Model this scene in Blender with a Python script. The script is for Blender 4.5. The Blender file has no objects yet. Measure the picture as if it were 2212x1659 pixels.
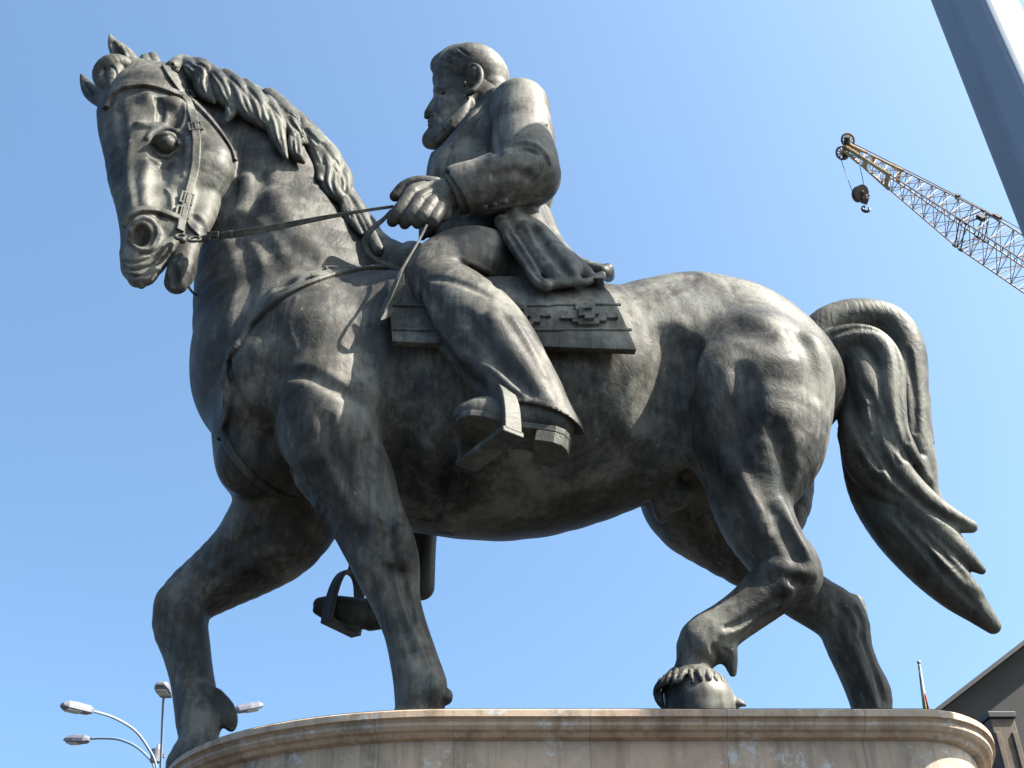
import bpy, bmesh, math, os, time
import numpy as np
from mathutils import Vector, Matrix
T0 = time.time()
sc = bpy.context.scene
R = math.radians
# ------------------------------------------------------------------ camera
F_U = 2300.0; W_U, H_U = 2212.0, 1659.0      # focal length and frame in drawing units
PITCH = R(35.0); CAM = np.array([0.0, 0.0, 1.6])
cam = bpy.data.cameras.new('camera'); camo = bpy.data.objects.new('camera', cam)
sc.collection.objects.link(camo); sc.camera = camo
cam.sensor_width = 36.0; cam.lens = 36.0*F_U/W_U; cam.clip_end = 2000; cam.clip_start = 0.05
camo.location = CAM; camo.rotation_euler = (R(90)+PITCH, 0, 0)
# ------------------------------------------------------------------ sky and sun
SUN_AZ, SUN_EL = R(71.0), R(48.0)      # azimuth measured from -Y (towards the viewer) round to +X
sdir = Vector((math.sin(SUN_AZ)*math.cos(SUN_EL), -math.cos(SUN_AZ)*math.cos(SUN_EL), math.sin(SUN_EL)))
w = bpy.data.worlds.new('World'); sc.world = w; w.use_nodes = True
nt = w.node_tree; nt.nodes.clear()
sky = nt.nodes.new('ShaderNodeTexSky'); sky.sky_type = 'NISHITA'; sky.sun_disc = False
sky.sun_elevation = SUN_EL; sky.sun_rotation = math.atan2(sdir.x, sdir.y)
sky.air_density = 1.0; sky.dust_density = 3.0; sky.ozone_density = 0.7; sky.altitude = 200
bg = nt.nodes.new('ShaderNodeBackground'); bg.inputs[1].default_value = 0.105
wo = nt.nodes.new('ShaderNodeOutputWorld')
tc = nt.nodes.new('ShaderNodeTexCoord')                    # low band of the sky: hazy city air, no bright rim at the horizon
va = nt.nodes.new('ShaderNodeVectorMath'); va.operation = 'MAXIMUM'; va.inputs[1].default_value = (-9, -9, 0)
vb = nt.nodes.new('ShaderNodeVectorMath'); vb.operation = 'ADD'; vb.inputs[1].default_value = (0, 0, 0.24)
vn = nt.nodes.new('ShaderNodeVectorMath'); vn.operation = 'NORMALIZE'
for a_, b_ in ((tc.outputs['Generated'], va.inputs[0]), (va.outputs[0], vb.inputs[0]), (vb.outputs[0], vn.inputs[0]), (vn.outputs[0], sky.inputs[0])): nt.links.new(a_, b_)
m1 = nt.nodes.new('ShaderNodeVectorMath'); m1.operation = 'SCALE'; m1.inputs[3].default_value = 0.36
gm_ = nt.nodes.new('ShaderNodeGamma'); gm_.inputs[1].default_value = 1.1
m2 = nt.nodes.new('ShaderNodeVectorMath'); m2.operation = 'MULTIPLY'; m2.inputs[1].default_value = (2.02, 2.38, 2.34)
nt.links.new(sky.outputs[0], m1.inputs[0]); nt.links.new(m1.outputs[0], gm_.inputs[0]); nt.links.new(gm_.outputs[0], m2.inputs[0]); nt.links.new(m2.outputs[0], bg.inputs[0])
nt.links.new(bg.outputs[0], wo.inputs[0])
sl = bpy.data.lights.new('sun', 'SUN'); sl.energy = 5.0; sl.angle = R(0.53); sl.color = (1.0, 0.95, 0.86)
so = bpy.data.objects.new('sun', sl); sc.collection.objects.link(so)
so.rotation_euler = sdir.to_track_quat('Z', 'Y').to_euler(); so.location = (6, -6, 14)
sc.view_settings.view_transform = 'Standard'; sc.view_settings.look = 'None'
sc.view_settings.exposure = 2.0; sc.view_settings.gamma = 1.0
# ------------------------------------------------------------------ geometry of the view
CP, SP = math.cos(PITCH), math.sin(PITCH)
def ray(u, v):
    a = (np.asarray(u, float)-1106.0)/F_U; b = (829.5-np.asarray(v, float))/F_U
    return np.stack([a, CP-b*SP, SP+b*CP], -1)
def P(u, v, Y):                        # world point of drawing position (u,v) on the vertical plane y=Y
    d = ray(u, v); t = np.asarray(Y, float)/d[..., 1]
    return CAM+d*t[..., None]
def mpu(u, v, Y):                      # metres per drawing unit there
    return np.asarray(Y, float)/ray(u, v)[..., 1]/F_U
Z_TOP = 3.166
# ------------------------------------------------------------------ implicit sculpting
RES = 1.0
def axis(lo, hi, h, fine=None):
    h *= RES
    out = [lo]; x = lo
    while x < hi:
        s = h
        if fine and fine[0] <= x <= fine[1]: s = fine[2]*RES
        x += s; out.append(x)
    return np.array(out, np.float32)
def catmull(pts, n):
    pts = np.asarray(pts, float)
    if len(pts) < 2: return pts
    p = np.vstack([2*pts[0]-pts[1], pts, 2*pts[-1]-pts[-2]])
    out = []
    for i in range(1, len(p)-2):
        for j in range(n):
            t = j/n
            out.append(0.5*((2*p[i])+(-p[i-1]+p[i+1])*t+(2*p[i-1]-5*p[i]+4*p[i+1]-p[i+2])*t*t+(-p[i-1]+3*p[i]-3*p[i+1]+p[i+2])*t**3))
    out.append(p[-2])
    return np.array(out)
class Vol:
    def __init__(s, ax, ay, az):
        s.ax, s.ay, s.az = ax, ay, az
        s.D = np.full((len(ax), len(ay), len(az)), 9.0, np.float32)
        s.dx = float(max(np.diff(ax).max(), np.diff(ay).max(), np.diff(az).max()))
    def box(s, lo, hi):
        sl = []
        for a, l, h in ((s.ax, lo[0], hi[0]), (s.ay, lo[1], hi[1]), (s.az, lo[2], hi[2])):
            i = max(0, int(np.searchsorted(a, l))-1); j = min(len(a), int(np.searchsorted(a, h))+1)
            if j <= i: return None
            sl.append(slice(i, j))
        return tuple(sl)
    def coords(s, b):
        return s.ax[b[0]][:, None, None], s.ay[b[1]][None, :, None], s.az[b[2]][None, None, :]
    def merge(s, b, d, k, op):
        D = s.D[b]
        if op < 0: D *= -1
        if k <= 0: np.minimum(D, d, out=D)
        else:
            h = np.maximum(k-np.abs(D-d), 0)/k
            D[...] = np.minimum(D, d)-h*h*(k*0.25)
        if op < 0: D *= -1
    def cones(s, pts, k=0.05, op=1, sub=3, fy=1.0, raw=False):
        """pts: (u,v,Y,r) in drawing units (or x,y,z,r metres when raw); a smooth tapered tube"""
        q = catmull(pts, sub) if sub > 1 and len(pts) > 1 else np.asarray(pts, float)
        if raw: c = q[:, :3]; r = q[:, 3]
        else: c = P(q[:, 0], q[:, 1], q[:, 2]); r = q[:, 3]*mpu(q[:, 0], q[:, 1], q[:, 2])
        r = np.maximum(r, 1e-4)
        m = k+2.5*s.dx
        ext = np.array([1, max(fy, 1), 1])
        b = s.box((c-(r[:, None]*ext)-m).min(0), (c+(r[:, None]*ext)+m).max(0))
        if b is None: return
        o = [b[i].start for i in range(3)]
        acc = np.full([q_.stop-q_.start for q_ in b], 9.0, np.float32)
        n = len(c)
        for i in range(max(n-1, 1)):
            j = min(i+1, n-1)
            rr = max(r[i], r[j])
            bb = s.box(np.minimum(c[i], c[j])-rr*ext-m, np.maximum(c[i], c[j])+rr*ext+m)
            if bb is None: continue
            bb = tuple(slice(max(bb[a].start, b[a].start), min(bb[a].stop, b[a].stop)) for a in range(3))
            if any(q_.stop <= q_.start for q_ in bb): continue
            X, Y, Z = s.coords(bb)
            ba = (c[j]-c[i]).astype(np.float32)
            px = X-np.float32(c[i][0]); py = (Y-np.float32(c[i][1]))/np.float32(fy); pz = Z-np.float32(c[i][2])
            bay = ba[1]/fy
            L = float(ba[0]**2+bay**2+ba[2]**2)
            if L < 1e-10: d = np.sqrt(px*px+py*py+pz*pz)-np.float32(rr)
            else:
                t = np.clip((px*ba[0]+py*np.float32(bay)+pz*ba[2])/np.float32(L), 0, 1)
                d = np.sqrt((px-t*ba[0])**2+(py-t*np.float32(bay))**2+(pz-t*ba[2])**2)
                d -= (np.float32(r[i])+t*np.float32(r[j]-r[i]))
            lb = tuple(slice(bb[a].start-o[a], bb[a].stop-o[a]) for a in range(3))
            np.minimum(acc[lb], d, out=acc[lb])
        s.merge(b, acc, k, op)
    def ell(s, u, v, Y, ru, rv, rw, rot=0.0, k=0.05, op=1, tilt=0.0, yaw=0.0):
        """ellipsoid: half axes in drawing units, rot turns it in the picture plane; rw is depth"""
        m = float(mpu(u, v, Y)); c = P(u, v, Y); f = ray(u, v); f /= np.linalg.norm(f)
        rt = np.array([1.0, 0, 0]); rt = rt-f*(rt@f); rt /= np.linalg.norm(rt); up = np.cross(rt, f)
        cr, sr = math.cos(R(rot)), math.sin(R(rot))
        A = rt*cr+up*sr; B = -rt*sr+up*cr; C = f
        if tilt: ct, st = math.cos(R(tilt)), math.sin(R(tilt)); B, C = B*ct+C*st, -B*st+C*ct
        if yaw: ct, st = math.cos(R(yaw)), math.sin(R(yaw)); A, C = A*ct+C*st, -A*st+C*ct
        rr = np.array([ru, rv, rw])*m; R_ = rr.max()
        ext = np.sqrt((A*rr[0])**2+(B*rr[1])**2+(C*rr[2])**2)
        b = s.box(c-ext-k-2.5*s.dx, c+ext+k+2.5*s.dx)
        if b is None: return
        X, Y_, Z = s.coords(b)
        X = X-np.float32(c[0]); Y_ = Y_-np.float32(c[1]); Z = Z-np.float32(c[2])
        q = [X*np.float32(a[0])+Y_*np.float32(a[1])+Z*np.float32(a[2]) for a in (A, B, C)]
        k0 = np.sqrt(sum((q[i]/np.float32(rr[i]))**2 for i in range(3)))
        k1 = np.sqrt(sum((q[i]/np.float32(rr[i]**2))**2 for i in range(3)))+np.float32(1e-6)
        s.merge(b, k0*(k0-1)/k1, k, op)
    def sample(s, p):
        p = np.asarray(p, np.float32); idx = []; fr = []; ok = np.ones(p.shape[:-1], bool)
        for a, ax in enumerate((s.ax, s.ay, s.az)):
            x = p[..., a]; ok &= (x > ax[0]) & (x < ax[-1])
            i = np.clip(np.searchsorted(ax, x)-1, 0, len(ax)-2)
            idx.append(i); fr.append((x-ax[i])/(ax[i+1]-ax[i]))
        i, j, l = idx; fx, fy, fz = fr; D = s.D; v = 0
        for a in (0, 1):
            for b in (0, 1):
                for c in (0, 1):
                    v = v+D[i+a, j+b, l+c]*(fx if a else 1-fx)*(fy if b else 1-fy)*(fz if c else 1-fz)
        return np.where(ok, v, 9.0)
    def grad(s, p, h=None):
        h = h or s.dx*1.5; g = []
        for a in range(3):
            e = np.zeros(3); e[a] = h
            g.append(s.sample(p+e)-s.sample(p-e))
        g = np.stack(g, -1); return g/(np.linalg.norm(g, axis=-1, keepdims=True)+1e-9)
    def hit(s, u, v, y0=4.4, y1=7.6, n=700):
        """first point of the surface seen at (u,v)"""
        u = np.atleast_1d(np.asarray(u, float)); v = np.atleast_1d(np.asarray(v, float))
        ys = np.linspace(y0, y1, n)
        pts = P(u[:, None], v[:, None], ys[None, :])
        val = s.sample(pts)
        ins = val < 0; first = np.argmax(ins, 1); good = ins.any(1)
        first = np.clip(first, 1, n-1)
        r = np.arange(len(u)); a, b = val[r, first-1], val[r, first]
        t = np.where(np.abs(b-a) > 1e-9, a/(a-b+1e-12), 0.5); t = np.clip(t, 0, 1)
        Y = ys[first-1]+t*(ys[first]-ys[first-1])
        if (~good).any() and good.any():
            gi = np.where(good)[0]
            for q in np.where(~good)[0]: Y[q] = Y[gi[np.argmin(np.abs(gi-q))]]
        return P(u, v, Y), Y
    def stroke(s, pts, h, k=0.02, sub=4, y0=4.4, y1=7.6, lift=None):
        """relief stroke on the surface: pts (u,v,r); h>0 raises a ridge h units high, h<0 cuts a groove"""
        q = catmull(pts, sub) if len(pts) > 1 else np.asarray(pts, float)
        hp, Y = s.hit(q[:, 0], q[:, 1], y0, y1)
        if len(Y) > 4: Y2 = np.convolve(np.pad(Y, 2, mode='edge'), np.ones(5)/5, 'valid'); hp = P(q[:, 0], q[:, 1], Y2)
        m = mpu(q[:, 0], q[:, 1], Y); r = np.maximum(q[:, 2], 1.0)*m
        n = s.grad(hp, 0.03)
        hh = abs(h)*m*np.minimum(1.0, q[:, 2]/max(q[:, 2].max(), 1e-6)*1.2)
        c = hp+n*((hh-r) if h > 0 else (r-hh))[:, None]
        s.cones(np.c_[c, r], k=k, op=1 if h > 0 else -1, sub=1, raw=True)
    def mesh(s, name, mat, parent=None, smooth=0):
        D = s.D; ins = D < 0
        nx, ny, nz = D.shape
        c8 = np.zeros((nx-1, ny-1, nz-1), np.uint8)
        for a in (0, 1):
            for b in (0, 1):
                for c in (0, 1): c8 += ins[a:nx-1+a, b:ny-1+b, c:nz-1+c]
        act = (c8 > 0) & (c8 < 8); del c8
        ci = np.argwhere(act).astype(np.int32)
        idmap = np.full(act.shape, -1, np.int32); idmap[act] = np.arange(len(ci)); del act
        acc = np.zeros((len(ci), 3)); cnt = np.zeros(len(ci))
        corner = {}
        for a in (0, 1):
            for b in (0, 1):
                for c in (0, 1): corner[a, b, c] = D[ci[:, 0]+a, ci[:, 1]+b, ci[:, 2]+c]
        for k0 in corner:
            for ax_ in range(3):
                if k0[ax_]: continue
                k1 = list(k0); k1[ax_] = 1; k1 = tuple(k1)
                a, b = corner[k0], corner[k1]; m = (a < 0) != (b < 0)
                t = a[m]/(a[m]-b[m]); pos = np.tile(np.array(k0, float), (m.sum(), 1)); pos[:, ax_] += t
                acc[m] += pos; cnt[m] += 1
        loc = acc/cnt[:, None]
        V = np.empty_like(loc)
        for a, ax_ in enumerate((s.ax, s.ay, s.az)):
            i = ci[:, a]; V[:, a] = ax_[i]+loc[:, a]*(ax_[i+1]-ax_[i])
        quads = []
        for ax_ in range(3):
            A = [slice(None)]*3; B = [slice(None)]*3; A[ax_] = slice(0, -1); B[ax_] = slice(1, None)
            o1, o2 = [x for x in range(3) if x != ax_]
            A[o1] = B[o1] = slice(1, -1); A[o2] = B[o2] = slice(1, -1)
            a = ins[tuple(A)]; b = ins[tuple(B)]
            for flip, m in ((False, a & ~b), (True, b & ~a)):
                e = np.argwhere(m)
                if not len(e): continue
                e[:, o1] += 1; e[:, o2] += 1
                q = []
                for d1, d2 in ((-1, -1), (0, -1), (0, 0), (-1, 0)):
                    c = e.copy(); c[:, o1] += d1; c[:, o2] += d2
                    q.append(idmap[c[:, 0], c[:, 1], c[:, 2]])
                q = np.stack(q, 1)
                if flip ^ (ax_ == 1): q = q[:, ::-1]
                quads.append(q)
        Q = np.vstack(quads)
        # relax a little and pull back on to the surface
        E = np.vstack([Q[:, [0, 1]], Q[:, [1, 2]], Q[:, [2, 3]], Q[:, [3, 0]]])
        for it in range(2):
            S = np.zeros_like(V); N = np.bincount(E[:, 0], minlength=len(V)).astype(float)
            for a in range(3): S[:, a] = np.bincount(E[:, 0], V[E[:, 1], a], len(V))
            V2 = S/np.maximum(N, 1)[:, None]; V = V*0.5+V2*0.5
        if smooth:
            for it in range(smooth):
                for a in range(3): S[:, a] = np.bincount(E[:, 0], V[E[:, 1], a], len(V))
                V = V*0.5+S/np.maximum(N, 1)[:, None]*0.5
        return make_mesh(name, V, Q, mat, parent)
def vol_uv(u0, u1, v0, v1, Y0, Y1, h):
    """grid that covers the drawing box; h = cell in metres"""
    c = np.array([P(u, v, y) for u in (u0, u1) for v in (v0, v1) for y in (Y0, Y1)])
    lo, hi = c.min(0), c.max(0)
    return Vol(axis(lo[0], hi[0], h), axis(Y0, Y1, h), axis(lo[2], hi[2], h))
def make_mesh(name, V, Q, mat, parent=None, smooth=True):
    me = bpy.data.meshes.new(name)
    V = np.asarray(V, np.float32); Q = np.asarray(Q, np.int32); n = Q.shape[1]
    me.vertices.add(len(V)); me.vertices.foreach_set('co', V.ravel())
    me.loops.add(Q.size); me.loops.foreach_set('vertex_index', Q.ravel())
    me.polygons.add(len(Q)); me.polygons.foreach_set('loop_start', np.arange(0, Q.size, n, dtype=np.int32))
    me.update(calc_edges=True); me.validate()
    if smooth: me.polygons.foreach_set('use_smooth', np.ones(len(me.polygons), bool))
    o = bpy.data.objects.new(name, me); sc.collection.objects.link(o)
    if mat: me.materials.append(mat)
    if parent: adopt(o, parent)
    return o
def empty(name, loc, label=None, cat=None, group=None):
    o = bpy.data.objects.new(name, None); sc.collection.objects.link(o); o.location = loc
    if label: o['label'] = label
    if cat: o['category'] = cat
    if group: o['group'] = group
    return o
def adopt(child, parent):               # parent without moving the child (only root things have a location)
    loc = parent.location if parent.parent is None else Vector((0, 0, 0))
    child.parent = parent; child.matrix_parent_inverse = Matrix.Translation(loc).inverted()
# plain mesh builders ---------------------------------------------------------
def bm_obj(name, bm, mat, parent=None, smooth=False, bevel=0, uv=None):
    me = bpy.data.meshes.new(name); bmesh.ops.recalc_face_normals(bm, faces=bm.faces[:]); bm.to_mesh(me); bm.free()
    if smooth: me.polygons.foreach_set('use_smooth', np.ones(len(me.polygons), bool))
    o = bpy.data.objects.new(name, me); sc.collection.objects.link(o); me.materials.append(mat)
    if parent: adopt(o, parent)
    if bevel:
        b = o.modifiers.new('bevel', 'BEVEL'); b.width = bevel; b.segments = 2; b.limit_method = 'ANGLE'
    return o
def bm_tube(bm, pts, r, n=10, cap=True):
    pts = [Vector(p) for p in pts]; rs = r if hasattr(r, '__len__') else [r]*len(pts)
    prev = None; rings = []
    ref = Vector((0, 0, 1))
    for i, p in enumerate(pts):
        t = (pts[min(i+1, len(pts)-1)]-pts[max(i-1, 0)]).normalized()
        if i == 0:
            a = t.cross(ref)
            if a.length < 1e-3: a = t.cross(Vector((0, 1, 0)))
            a.normalize()
        else: a = (prev-t*prev.dot(t)).normalized()
        prev = a; b = t.cross(a)
        rings.append([bm.verts.new(p+(a*math.cos(2*math.pi*j/n)+b*math.sin(2*math.pi*j/n))*rs[i]) for j in range(n)])
    for i in range(len(rings)-1):
        for j in range(n): bm.faces.new((rings[i][j], rings[i][(j+1) % n], rings[i+1][(j+1) % n], rings[i+1][j]))
    if cap: bm.faces.new(rings[0]); bm.faces.new(rings[-1])
def bm_box(bm, c, ax, ay, az):          # centre and three half-extent vectors
    c, ax, ay, az = Vector(c), Vector(ax), Vector(ay), Vector(az)
    v = [bm.verts.new(c+ax*i+ay*j+az*k) for i in (-1, 1) for j in (-1, 1) for k in (-1, 1)]
    for f in ((0, 1, 3, 2), (4, 6, 7, 5), (0, 4, 5, 1), (2, 3, 7, 6), (0, 2, 6, 4), (1, 5, 7, 3)): bm.faces.new([v[i] for i in f])
def ribbon(bm, pts, nrm, width, thick, lift=0.0):
    """flat strap through pts; nrm outward normals; width/thick in metres"""
    n = len(pts); pts = [Vector(p) for p in pts]; nrm = [Vector(x).normalized() for x in nrm]
    wd = width if hasattr(width, '__len__') else [width]*n
    R4 = []
    for i in range(n):
        t = (pts[min(i+1, n-1)]-pts[max(i-1, 0)]).normalized(); s_ = t.cross(nrm[i]).normalized(); nn = s_.cross(t).normalized()
        if nn.dot(nrm[i]) < 0: nn = -nn
        c = pts[i]+nn*lift; h = wd[i]/2; e = thick*0.3
        prof = [(-h, -thick), (-h, thick*0.7), (-h+e, thick), (h-e, thick), (h, thick*0.7), (h, -thick)]
        R4.append([bm.verts.new(c+s_*a+nn*b) for a, b in prof])
    m = 6
    for i in range(n-1):
        for j in range(m): bm.faces.new((R4[i][j], R4[i][(j+1) % m], R4[i+1][(j+1) % m], R4[i+1][j]))
    bm.faces.new(R4[0]); bm.faces.new(R4[-1])
# ------------------------------------------------------------------ materials
def mat_new(name):
    m = bpy.data.materials.new(name); m.use_nodes = True; nt = m.node_tree
    return m, nt, nt.nodes['Principled BSDF']
def N(nt, typ, **kw):
    n = nt.nodes.new(typ)
    for k_, v_ in kw.items():
        if k_ == 'inp':
            for a, b in v_.items(): n.inputs[a].default_value = b
        else: setattr(n, k_, v_)
    return n
def ramp(nt, src, stops):
    r = nt.nodes.new('ShaderNodeValToRGB'); e = r.color_ramp.elements
    while len(e) > 1: e.remove(e[-1])
    e[0].position = stops[0][0]; e[0].color = stops[0][1]
    for p_, c_ in stops[1:]: x = e.new(p_); x.color = c_
    nt.links.new(src, r.inputs[0]); return r.outputs[0]
def g(x): return (x, x, x, 1)
def plain(name, col, rough=0.5, metal=0.0, var=0.12, scale=6.0, bump=0.0):
    m, nt, b = mat_new(name); L = nt.links.new
    tc = N(nt, 'ShaderNodeNewGeometry')
    no = N(nt, 'ShaderNodeTexNoise', inp={'Scale': scale, 'Detail': 6.0, 'Roughness': 0.6}); L(tc.outputs['Position'], no.inputs['Vector'])
    c0 = tuple(x*(1-var) for x in col)+(1,); c1 = tuple(min(1, x*(1+var)) for x in col)+(1,)
    L(ramp(nt, no.outputs[0], [(0.3, c0), (0.7, c1)]), b.inputs['Base Color'])
    b.inputs['Roughness'].default_value = rough; b.inputs['Metallic'].default_value = metal
    if bump:
        bu = N(nt, 'ShaderNodeBump', inp={'Strength': bump, 'Distance': 0.01}); L(no.outputs[0], bu.inputs['Height']); L(bu.outputs[0], b.inputs['Normal'])
    return m
def bronze(name, dark=(0.013, 0.0122, 0.0105), mid=(0.051, 0.047, 0.0405), pale=(0.142, 0.136, 0.116), chisel=1.0, rough=0.54, metal=0.1, strand=0.0):
    m, nt, b = mat_new(name); L = nt.links.new
    ge = N(nt, 'ShaderNodeNewGeometry'); pos = ge.outputs['Position']
    n1 = N(nt, 'ShaderNodeTexNoise', inp={'Scale': 2.2, 'Detail': 7.0, 'Roughness': 0.62, 'Distortion': 0.4}); L(pos, n1.inputs['Vector'])
    mp = N(nt, 'ShaderNodeMapping'); mp.inputs['Scale'].default_value = (9, 9, 0.9); L(pos, mp.inputs['Vector'])
    n2 = N(nt, 'ShaderNodeTexNoise', inp={'Scale': 2.5, 'Detail': 5.0, 'Roughness': 0.6}); L(mp.outputs[0], n2.inputs['Vector'])
    n3 = N(nt, 'ShaderNodeTexNoise', inp={'Scale': 26.0, 'Detail': 6.0, 'Roughness': 0.7}); L(pos, n3.inputs['Vector'])
    a1 = N(nt, 'ShaderNodeMath', operation='MULTIPLY_ADD', inp={1: 0.35}); L(n2.outputs[0], a1.inputs[0]); L(n1.outputs[0], a1.inputs[2])
    a2 = N(nt, 'ShaderNodeMath', operation='MULTIPLY_ADD', inp={1: 0.18}); L(n3.outputs[0], a2.inputs[0]); L(a1.outputs[0], a2.inputs[2])
    col = ramp(nt, a2.outputs[0], [(0.58, dark+(1,)), (0.76, mid+(1,)), (0.94, pale+(1,))])
    # thin pale rain runs and a few droppings, blue-green verdigris in patches
    ms = N(nt, 'ShaderNodeMapping'); ms.inputs['Scale'].default_value = (11, 11, 0.55); L(pos, ms.inputs['Vector'])
    ns = N(nt, 'ShaderNodeTexNoise', inp={'Scale': 2.0, 'Detail': 6.0, 'Roughness': 0.7, 'Distortion': 0.2}); L(ms.outputs[0], ns.inputs['Vector'])
    nv = N(nt, 'ShaderNodeTexNoise', inp={'Scale': 1.3, 'Detail': 4.0}); L(pos, nv.inputs['Vector'])
    gate = ramp(nt, nv.outputs[0], [(0.50, g(0)), (0.62, g(1))])
    run = ramp(nt, ns.outputs[0], [(0.56, g(0)), (0.66, g(0.45)), (0.78, g(0.7))])
    gm2 = N(nt, 'ShaderNodeMath', operation='MULTIPLY'); L(gate, gm2.inputs[0]); L(run, gm2.inputs[1])
    mr = N(nt, 'ShaderNodeMix', data_type='RGBA', inp={7: (0.125, 0.13, 0.118, 1)}); L(gm2.outputs[0], mr.inputs[0]); L(col, mr.inputs[6])
    nw = N(nt, 'ShaderNodeTexNoise', inp={'Scale': 3.1, 'Detail': 7.0, 'Roughness': 0.7}); L(pos, nw.inputs['Vector'])
    mg = N(nt, 'ShaderNodeMix', data_type='RGBA', inp={7: (0.055, 0.068, 0.066, 1)}); L(ramp(nt, nw.outputs[0], [(0.52, g(0)), (0.72, g(0.55))]), mg.inputs[0]); L(mr.outputs[2], mg.inputs[6])
    nd = N(nt, 'ShaderNodeTexNoise', inp={'Scale': 14.0, 'Detail': 3.0, 'Roughness': 0.5}); L(pos, nd.inputs['Vector'])
    md = N(nt, 'ShaderNodeMix', data_type='RGBA', inp={7: (0.19, 0.19, 0.175, 1)}); L(ramp(nt, nd.outputs[0], [(0.735, g(0)), (0.775, g(0.7))]), md.inputs[0]); L(mg.outputs[2], md.inputs[6])
    L(md.outputs[2], b.inputs['Base Color'])
    L(ramp(nt, a1.outputs[0], [(0.45, g(rough-0.08)), (0.9, g(rough+0.14))]), b.inputs['Roughness'])
    b.inputs['Metallic'].default_value = metal; b.inputs['Specular IOR Level'].default_value = 0.15
    # chisel marks: short strokes of two directions, and grain
    hs = []
    for i, (sx, rot, off) in enumerate(((34, (0.3, 0.5, 0.9), 0), (30, (1.1, -0.4, 2.3), 5))):
        wn = N(nt, 'ShaderNodeTexNoise', inp={'Scale': 3.0, 'Detail': 2.0}); L(pos, wn.inputs['Vector'])
        mixv = N(nt, 'ShaderNodeVectorMath', operation='MULTIPLY_ADD'); mixv.inputs[1].default_value = (0.35, 0.35, 0.35)
        L(wn.outputs['Color'], mixv.inputs[0]); L(pos, mixv.inputs[2])
        mq = N(nt, 'ShaderNodeMapping'); mq.inputs['Rotation'].default_value = rot; mq.inputs['Scale'].default_value = (sx, sx*0.28, sx*0.8); mq.inputs['Location'].default_value = (off, off, off)
        L(mixv.outputs[0], mq.inputs['Vector'])
        vo = N(nt, 'ShaderNodeTexNoise', inp={'Scale': 1.0, 'Detail': 3.0, 'Roughness': 0.55, 'Distortion': 0.6}); L(mq.outputs[0], vo.inputs['Vector'])
        hs.append(ramp(nt, vo.outputs[0], [(0.36, g(0)), (0.5, g(0.8)), (0.75, g(1))]))
    ad = N(nt, 'ShaderNodeMath', operation='MULTIPLY'); L(hs[0], ad.inputs[0]); L(hs[1], ad.inputs[1])
    b1 = N(nt, 'ShaderNodeBump', inp={'Strength': 0.22*chisel, 'Distance': 0.005}); L(ad.outputs[0], b1.inputs['Height'])
    n4 = N(nt, 'ShaderNodeTexNoise', inp={'Scale': 9.0, 'Detail': 4.0, 'Roughness': 0.6}); L(pos, n4.inputs['Vector'])
    b2 = N(nt, 'ShaderNodeBump', inp={'Strength': 0.10, 'Distance': 0.012}); L(n4.outputs[0], b2.inputs['Height']); L(b1.outputs[0], b2.inputs['Normal'])
    if strand:
        mh = N(nt, 'ShaderNodeMapping'); mh.inputs['Rotation'].default_value = (0, R(-22), 0); mh.inputs['Scale'].default_value = (30, 30, 2.6); L(mixv.outputs[0], mh.inputs['Vector'])
        nh = N(nt, 'ShaderNodeTexNoise', inp={'Scale': 1.0, 'Detail': 3.0, 'Roughness': 0.5}); L(mh.outputs[0], nh.inputs['Vector'])
        bh = N(nt, 'ShaderNodeBump', inp={'Strength': strand, 'Distance': 0.012}); L(nh.outputs[0], bh.inputs['Height']); L(b2.outputs[0], bh.inputs['Normal']); b2 = bh
    pi_ = N(nt, 'ShaderNodeTexVoronoi', inp={'Scale': 38.0, 'Randomness': 1.0}); L(mixv.outputs[0], pi_.inputs['Vector'])
    pr_ = ramp(nt, pi_.outputs['Distance'], [(0.05, g(0)), (0.16, g(1))])
    n5 = N(nt, 'ShaderNodeTexNoise', inp={'Scale': 110.0, 'Detail': 3.0, 'Roughness': 0.7}); L(pos, n5.inputs['Vector'])
    pm_ = N(nt, 'ShaderNodeMath', operation='MULTIPLY_ADD', inp={1: 0.5}); L(n5.outputs[0], pm_.inputs[0]); L(pr_, pm_.inputs[2])
    b3 = N(nt, 'ShaderNodeBump', inp={'Strength': 0.22*chisel, 'Distance': 0.004}); L(pm_.outputs[0], b3.inputs['Height']); L(b2.outputs[0], b3.inputs['Normal'])
    L(b3.outputs[0], b.inputs['Normal'])
    return m
M_BRONZE = bronze('bronze')
M_HAIR = bronze('hair_bronze', dark=(0.020, 0.019, 0.016), mid=(0.056, 0.054, 0.046), pale=(0.120, 0.118, 0.099), chisel=0.5, strand=0.5)
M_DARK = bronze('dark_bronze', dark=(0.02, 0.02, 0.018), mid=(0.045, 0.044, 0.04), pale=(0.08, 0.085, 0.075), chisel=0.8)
M_PALE = bronze('pale_bronze', dark=(0.020, 0.019, 0.016), mid=(0.056, 0.054, 0.046), pale=(0.120, 0.118, 0.099), chisel=1.0)
# ------------------------------------------------------------------ ground, pedestal
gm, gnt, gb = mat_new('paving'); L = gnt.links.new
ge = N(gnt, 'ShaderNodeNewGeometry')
br = N(gnt, 'ShaderNodeTexBrick', inp={'Color1': (0.024, 0.0235, 0.023, 1), 'Color2': (0.029, 0.028, 0.026, 1), 'Mortar': (0.035, 0.035, 0.034, 1), 'Scale': 1.2, 'Mortar Size': 0.01})  # near-black paving: plaza shade put into the colour, so less bounces upward
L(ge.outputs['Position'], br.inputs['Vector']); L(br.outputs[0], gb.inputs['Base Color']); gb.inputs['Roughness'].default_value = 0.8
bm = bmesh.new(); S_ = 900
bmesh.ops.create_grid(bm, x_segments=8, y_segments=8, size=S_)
o = bm_obj('ground', bm, gm); o['kind'] = 'structure'
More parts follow.
